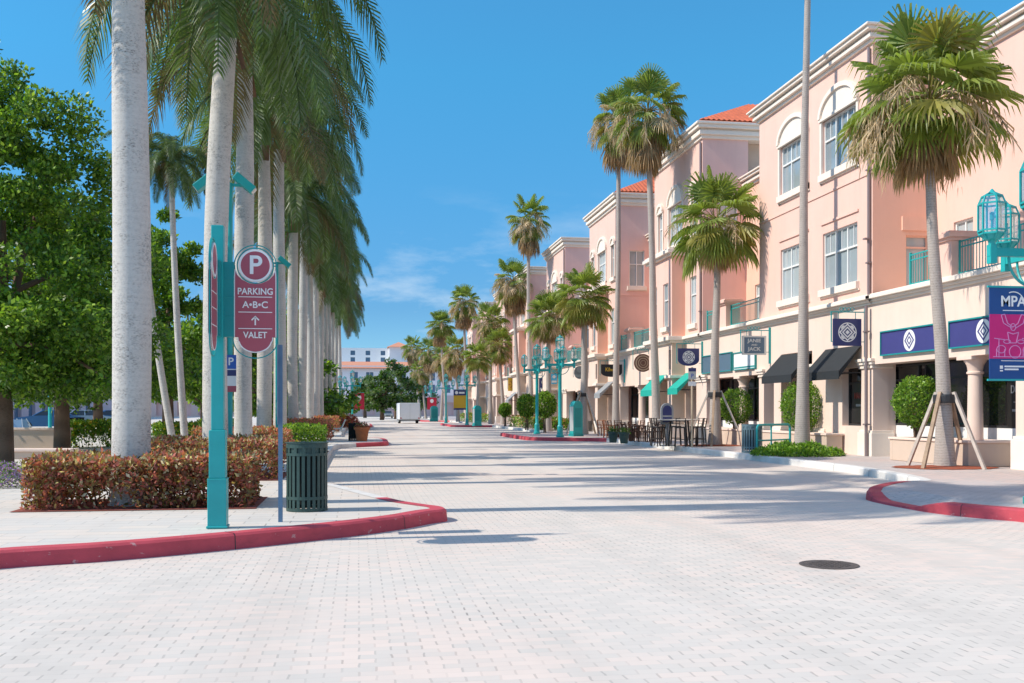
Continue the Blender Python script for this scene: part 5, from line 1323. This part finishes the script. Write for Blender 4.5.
band('wide indigo shop sign partly hidden by the blue and pink banner',22.7,25.75,3.42,4.12)
band('wide indigo shop sign at the right edge, mostly out of the picture',18.9,22.2,3.42,4.12)
band('navy shop sign with a white oval logo beside the slate hanging sign',42.3,46.05,3.45,4.22,face='slate')
t=band('white shop sign with a teal bottom rule, under the slate hanging sign',39.6,42.0,3.45,4.15,face='white',logo=False)
m=M(); m.box(-.07,-.061,-1.15,1.15,.04,.10); m.build('rule',K['teal_dk'],t)
# ---- planter boxes
def planter(label,x0,x1,y0,y1,h):
    t=thing('planter_box',label,'planter',((x0+x1)/2,(y0+y1)/2,PV),0,'beige planter walls along the shops')
    a,b_=(x1-x0)/2,(y1-y0)/2; m=M()
    m.box(-a,a,-b_,-b_+.14,0,h); m.box(-a,a,b_-.14,b_,0,h); m.box(-a,-a+.14,-b_+.14,b_-.14,0,h); m.box(a-.14,a,-b_+.14,b_-.14,0,h); m.build('wall',K['beige'],t,bevel=.012)
    m=M(); 
    for q in ((-a-.04,a+.04,-b_-.04,-b_+.2),(-a-.04,a+.04,b_-.2,b_+.04),(-a-.04,-a+.2,-b_+.2,b_-.2),(a-.2,a+.04,-b_+.2,b_-.2)): m.box(*q,h,h+.07)
    m.build('coping',K['cream'],t,bevel=.012)
    m=M(); m.box(-a+.14,a-.14,-b_+.14,b_-.14,.02,h-.06); m.build('soil',K['soil'],t)
planter('low beige planter wall behind the nearest braced fan palm',15.75,17.0,24.0,27.9,.62)
planter('low beige planter wall under the black awnings',15.75,16.33,32.0,37.8,.62)
planter('low beige planter wall beside the teal rail and blue-grey bin',15.7,17.2,39.5,45.5,.62)
# ---- teal bike rail
a=G(757,454,PV); b=G(790,452,PV)
t=thing('bike_rail','teal tubular rail beside the blue-grey bin and ground cover','bike rail',(a.x,a.y,PV),0)
v=b-a; L_=v.length; h=.98
m=M(); R_=.16; pts=[(0,0,0),(0,0,h-R_)]+[(v.x*(R_*(1-cos(k*pi/12))/L_),v.y*(R_*(1-cos(k*pi/12))/L_),h-R_+R_*sin(k*pi/12)) for k in range(1,7)]
pts+= [(v.x-v.x*(R_*(1-cos(k*pi/12))/L_),v.y-v.y*(R_*(1-cos(k*pi/12))/L_),h-R_+R_*sin(k*pi/12)) for k in range(6,0,-1)]+[(v.x,v.y,h-R_),(v.x,v.y,0)]
m.tube(pts,.042,10); m.build('rail',K['teal'],t,smooth=True)
m=M(); m.tube([(0,0,.45),(v.x,v.y,.45)],.028,8); m.tube([(v.x*.42,v.y*.42,0),(v.x*.42,v.y*.42,h)],.03,8); m.build('cross_bar',K['teal'],t,smooth=True)
# ---- cafe furniture
def bar_stool(loc,rz,mt='bronze'):
    t=thing('bar_stool','tall dark bronze bar stool around the high round table','bar stool',loc,rz,'bar stools around the high table')
    for sx in (-1,1):
        for sy in (-1,1): m=M(); m.bar((sx*.21,sy*.21,0),(sx*.17,sy*.17,.76),.035); m.build('leg',K[mt],t)
    m=M(); m.box(-.21,.21,-.21,.21,.76,.81); m.build('seat',K[mt],t,bevel=.01)
    m=M(); 
    for sx in (-1,1): m.bar((sx*.18,.19,.81),(sx*.19,.25,1.16),.035)
    for z in (.92,1.03,1.14): m.bar((-.19,.22+.1*(z-.92),z),(.19,.22+.1*(z-.92),z),.05,.02)
    m.build('backrest',K[mt],t)
    m=M(); 
    for z,s in ((.3,.195),): m.bar((-s,-s,z),(s,-s,z),.025); m.bar((-s,s,z),(s,s,z),.025); m.bar((-s,-s,z),(-s,s,z),.025); m.bar((s,-s,z),(s,s,z),.025)
    m.build('foot_rest',K[mt],t); return t
c=G(678,446.0,PV)
t=thing('bar_table','high round bar table with dark legs near the palm with timber props','table',(c.x,c.y,PV))
m=M(); m.lathe([(.88,1.06),(.90,1.07),(.90,1.10),(.86,1.11)],30); m.build('tabletop',K['wood_pale'],t,smooth=True)
for a in range(4): m=M(); m.bar((cos(a*pi/2+.6)*.62,sin(a*pi/2+.6)*.62,0),(cos(a*pi/2+.6)*.5,sin(a*pi/2+.6)*.5,1.06),.06); m.build('leg',K['bronze'],t)
s0=None
for k in range(6):
    a=k*pi/3+.3; loc=(c.x+cos(a)*.95,c.y+sin(a)*.95,PV); rz=a-pi/2
    s0=bar_stool(loc,rz) if s0 is None else s0
    if k: copy_tree(s0,loc=loc,rz=rz)
def cafe_chair(loc,rz,mt,label,grp):
    t=thing('cafe_chair',label,'chair',loc,rz,grp)
    for sx in (-1,1):
        for sy in (-1,1): m=M(); m.bar((sx*.21,sy*.21,0),(sx*.21,sy*.21+(.06 if sy>0 else 0)*0,.44 if sy<0 else .46),.045); m.build('leg',K[mt],t)
    m=M(); m.box(-.24,.24,-.24,.24,.44,.49); m.build('seat',K[mt],t,bevel=.01)
    m=M(); 
    for sx in (-1,1): m.bar((sx*.21,.21,.49),(sx*.21,.29,.93),.045)
    for z in (.60,.70,.80,.90): m.bar((-.21,.21+.17*(z-.49),z),(.21,.21+.17*(z-.49),z),.06,.02)
    m.build('backrest',K[mt],t)
    for sx in (-1,1): m=M(); m.bar((sx*.235,-.2,.66),(sx*.235,.24,.66),.05,.03); m.bar((sx*.235,-.2,.46),(sx*.235,-.2,.66),.04); m.build('armrest',K[mt],t)
    return t
tb=None; ch=None; wc=None
for i,(px,py) in enumerate(((642,441.5),(626,437.5))):
    c=G(px,py,PV)
    if tb is None:
        tb=thing('cafe_table','dark brown square cafe table, right one of the two between the palm trunks','table',(c.x,c.y,PV),.2,'low cafe tables')
        m=M(); m.box(-.42,.42,-.42,.42,.71,.75); m.build('tabletop',K['rattan'],tb,bevel=.01)
        for sx in (-1,1):
            for sy in (-1,1): m=M(); m.box(sx*.36-.035,sx*.36+.035,sy*.36-.035,sy*.36+.035,0,.71); m.build('leg',K['rattan'],tb)
    else: copy_tree(tb,loc=(c.x,c.y,PV),rz=.1,label='dark brown square cafe table, left one of the two between the palm trunks')
    for k in range(4):
        a=k*pi/2+.2; loc=(c.x+cos(a)*.72,c.y+sin(a)*.72,PV)
        if ch is None: ch=cafe_chair(loc,a-pi/2,'rattan','dark brown slatted cafe chair drawn up to one of the low square tables','dark chairs at the low cafe tables')
        else: copy_tree(ch,loc=loc,rz=a-pi/2)
for i,(px,py) in enumerate(((603,436),(609,438))):
    c=G(px,py,PV)
    if wc is None: wc=cafe_chair((c.x,c.y,PV),2.4,'rattan_lt','orange-brown wicker chair, left one of the two beyond the cafe tables','orange-brown wicker chairs')
    else: copy_tree(wc,loc=(c.x,c.y,PV),rz=.9,label='orange-brown wicker chair, right one of the two beyond the cafe tables')
c=G(613,442.5,PV); pot('small dark green kerbside pot, left one of the pair by the cafe tables',c,.24,.5,'green_m',(.22,('lf1','lf2','lf1'),160),7)
c=G(624,443.5,PV); pot('small dark green kerbside pot, right one of the pair by the cafe tables',c,.24,.5,'green_m',(.22,('lf1','lf2','lf1'),160),8)
# menu stand by the high table
c=G(667,446,PV); t=thing('menu_stand','grey arched menu stand beside the high bar table','menu stand',(c.x,c.y,PV),.1)
m=M(); o=[(-.28,.9),(.28,.9)]+[(cos(pi*k/12)*.28,1.5+sin(pi*k/12)*.28) for k in range(13)]; m.prism(o,lambda u,z,d:(u,d,z),-.03,.03); m.build('frame',K['grey'],t)
m=M(); m.prism([(-.2,.98),(.2,.98),(.2,1.2),(-.2,1.2)],lambda u,z,d:(u,d,z),-.036,-.031); m.prism([(-.2,1.27),(.2,1.27)]+[(cos(pi*k/12)*.2,1.48+sin(pi*k/12)*.2) for k in range(13)],lambda u,z,d:(u,d,z),-.036,-.031); m.build('panel',K['navy'],t)
m=M(); m.box(-.05,.05,-.04,.04,0,.9); m.box(-.3,.3,-.2,.2,0,.05); m.build('stand',K['grey'],t)
# pavement parking plate on a beige pole
c=G(692,447.5,PV); D=F*(H-PV)/37.5; k=F/D; z=lambda y:H+(HY-y)/k-PV
t=thing('sign_post','beige pole with a white and blue parking plate in front of the green awning','sign post',(c.x,c.y,PV))
m=M(); m.tube([(0,0,-.02),(0,0,z(367))],.045,8); m.build('pole',K['tan'],t,smooth=True)
m=M(); m.box(-.17,.15,-.062,-.05,z(379.5),z(368)); o=m.build('plate',K['silver'],t); m=M(); m.box(-.17,.15,-.068,-.063,z(371.5),z(368)); m.build('panel',K['navy'],o); text('lettering','P',.22,K['bluesign'],o,(-.01,-.066,z(376)),(pi/2,0,0),ext=.002)
m=M(); m.box(-.17,.15,-.062,-.05,z(386),z(381.5)); m.build('plate',K['white'],t)
# bench on the left
c=G(343,436,PV); t=thing('bench','pale metal bench beside the red hedge down the left side','bench',(c.x-.3,c.y,PV),-pi/2)
m=M(); 
for k in range(7): m.box(-.8,.8,-.22+k*.07,-.17+k*.07,.42,.45)
m.build('seat',K['silver'],t)
m=M()
for k in range(6): m.bar((-.8,.28+.03*k,.52+.08*k),(.8,.28+.03*k,.52+.08*k),.05,.02)
m.build('backrest',K['silver'],t)
for sx in (-1,1): m=M(); m.tube([(sx*.7,-.25,0),(sx*.7,-.22,.42),(sx*.7,.2,.42),(sx*.7,.44,.95)],.03,8); m.tube([(sx*.7,.2,.42),(sx*.7,.34,0)],.03,8); m.build('leg',K['silver'],t)
# ---- white cargo trailer
c=G(410,423.6,0); D=F*H/13.6; t=thing('cargo_trailer','white enclosed cargo trailer parked at the right side of the far street','trailer',(c.x,c.y,0),.05)
m=M(); m.box(-1.25,1.25,0,4.6,.48,2.55); m.build('body',K['trailer'],t,bevel=.08)
m=M(); 
for x in (-1.262,1.212): m.box(x,x+.05,-.02,.03,.5,2.52)
m.box(-1.2,1.2,-.02,.02,2.44,2.5); m.box(-1.2,1.2,-.02,.02,.5,.58); m.box(-.02,.02,-.012,.01,.58,2.44); m.build('door_frame',K['silver'],t)
m=M(); m.box(-1.2,1.2,.1,4.5,.36,.48); m.bar((0,4.6,.42),(0,5.9,.42),.12); m.build('chassis',K['dark'],t)
for sx in (-1,1):
    for yy in (1.9,2.75):
        m=M(); m.tube([(sx*1.0,yy,.34),(sx*1.22,yy,.34)],.34,18); w_=m.build('wheel',K['tyre'],t,smooth=True); m=M(); m.tube([(sx*1.19,yy,.34),(sx*1.235,yy,.34)],.18,14); m.build('rim',K['silver'],w_)
for sx in (-1,1): m=M(); m.box(sx*1.1-.08,sx*1.1+.08,-.03,.01,.62,.74); m.build('tail_light',K['red'],t)
# ---- cars
def car(label,loc,rz,paint,group):
    t=thing('parked_car',label,'car',loc,rz,group)
    side=[(-2.2,.35),(-2.25,.6),(-2.15,.86),(-1.2,.98),(-.55,1.02),(1.5,1.0),(2.15,.92),(2.25,.65),(2.2,.35)]
    m=M(); P=lambda u,z,d:(u,d,z); m.prism(side,P,-.88,.88); m.build('body',K[paint],t,bevel=.07)
    m=M(); lo=[(-1.15,.97),(1.75,.97)]; hi=[(-.35,1.44),(1.05,1.44)]
    vs=[(-1.15,-.82,.97),(1.75,-.82,.97),(1.75,.82,.97),(-1.15,.82,.97),(-.35,-.64,1.44),(1.05,-.64,1.44),(1.05,.64,1.44),(-.35,.64,1.44)]
    m.add(vs,[(4,5,6,7),(0,1,5,4),(1,2,6,5),(2,3,7,6),(3,0,4,7)]); m.build('windows',K['carglass'],t,bevel=.03)
    m=M(); m.box(-.42,1.12,-.66,.66,1.435,1.48); 
    for sy in (-1,1):
        for (a,b_) in (((-1.15,sy*.83,.97),(-.36,sy*.655,1.45)),((.35,sy*.83,.97),(.35,sy*.66,1.45)),((1.75,sy*.83,.97),(1.06,sy*.655,1.45))): m.bar(a,b_,.07)
    m.build('roof',K[paint],t,bevel=.02)
    for sx in (-1.38,1.38):
        for sy in (-1,1):
            m=M(); m.tube([(sx,sy*.70,.32),(sx,sy*.90,.32)],.32,18); w_=m.build('wheel',K['tyre'],t,smooth=True); m=M(); m.tube([(sx,sy*.88,.32),(sx,sy*.915,.32)],.19,12); m.build('rim',K['silver'],w_)
    for sy in (-1,1): m=M(); m.box(-2.27,-2.2,sy*.62-.18,sy*.62+.18,.62,.78); m.build('headlight',K['flamp'],t)
    m=M(); m.box(-2.275,-2.2,-.4,.4,.45,.58); m.build('grille',K['dark'],t)
    return t
CG='cars parked beyond the trees on the left'
for px,D,paint,rz,lab in ((48,74,'carb',.3,'blue car parked beyond the left trees, left of the teal pole'),(80,76,'carw',.25,'pale blue car parked beyond the left trees, right of the teal pole'),(110,80,'carb',.3,'dark blue car showing just left of the nearest royal palm trunk')):
    b=G(px,HY+F*(H-PV)/D,PV); car(lab,(b.x,b.y,PV),rz,paint,CG)
b=G(388,418.3,0); car('grey-blue car facing the camera far down the middle of the street',(b.x,b.y,0),pi/2,'carg',None)
# ---- left background: low walls, bins, teal pole
def low_wall(label,px0,px1,py,h,dp=.45):
    a=G(px0,py,PV); b=G(px1,py,PV); t=thing('low_wall',label,'low wall',((a.x+b.x)/2,(a.y+b.y)/2,PV),atan2(b.y-a.y,b.x-a.x),'low beige walls on the left'); L_=(b-a).length/2
    m=M(); m.box(-L_,L_,0,dp,0,h); m.build('wall',K['beige'],t,bevel=.015); m=M(); m.box(-L_-.05,L_+.05,-.05,dp+.05,h,h+.09); m.build('coping',K['cream'],t,bevel=.02)
low_wall('pale low planter wall behind the front hedge on the left, near the big tree',-40,66,449,.72)
low_wall('longer pale kerb wall in front of the planter wall on the left',-60,70,459,.22,.5)
for px,py,lab in ((68,434,'dark bin left one of two under the left trees'),(79,433,'dark bin right one of two under the left trees')):
    b=G(px,py,PV); b.z=PV; litter_bin(lab,b,1.0,.32,'inner',n=14)
b=G(50,437,PV); t=thing('lamp_pole','teal pole standing under the trees before the parked cars','pole',(b.x,b.y,PV))
m=M(); m.lathe([(.17,0),(.17,.3),(.10,.4),(.09,4.2)],12); m.build('pole',K['teal'],t,smooth=True); lantern('lantern',t,(0,0,4.3))
def sling(px,py,label,rz):
    b=G(px,py,PV); t=thing('sling_chair',label,'chair',(b.x,b.y,PV),rz,'pale blue sling chairs under the trees')
    m=M(); m.bar((0,-.35,.30),(0,.15,.25),.55,.03); m.bar((0,.15,.25),(0,.55,.95),.55,.03); m.build('sling',K['carw'],t)
    for sx in (-1,1): m=M(); m.bar((sx*.29,-.4,0),(sx*.29,.58,1.0),.035); m.bar((sx*.29,.4,0),(sx*.29,-.38,.5),.035); m.build('leg',K['silver'],t)
sling(17,437,'pale blue sling chair, left one of two under the far left tree',.4); sling(28,436.5,'pale blue sling chair, right one of two under the far left tree',.9)
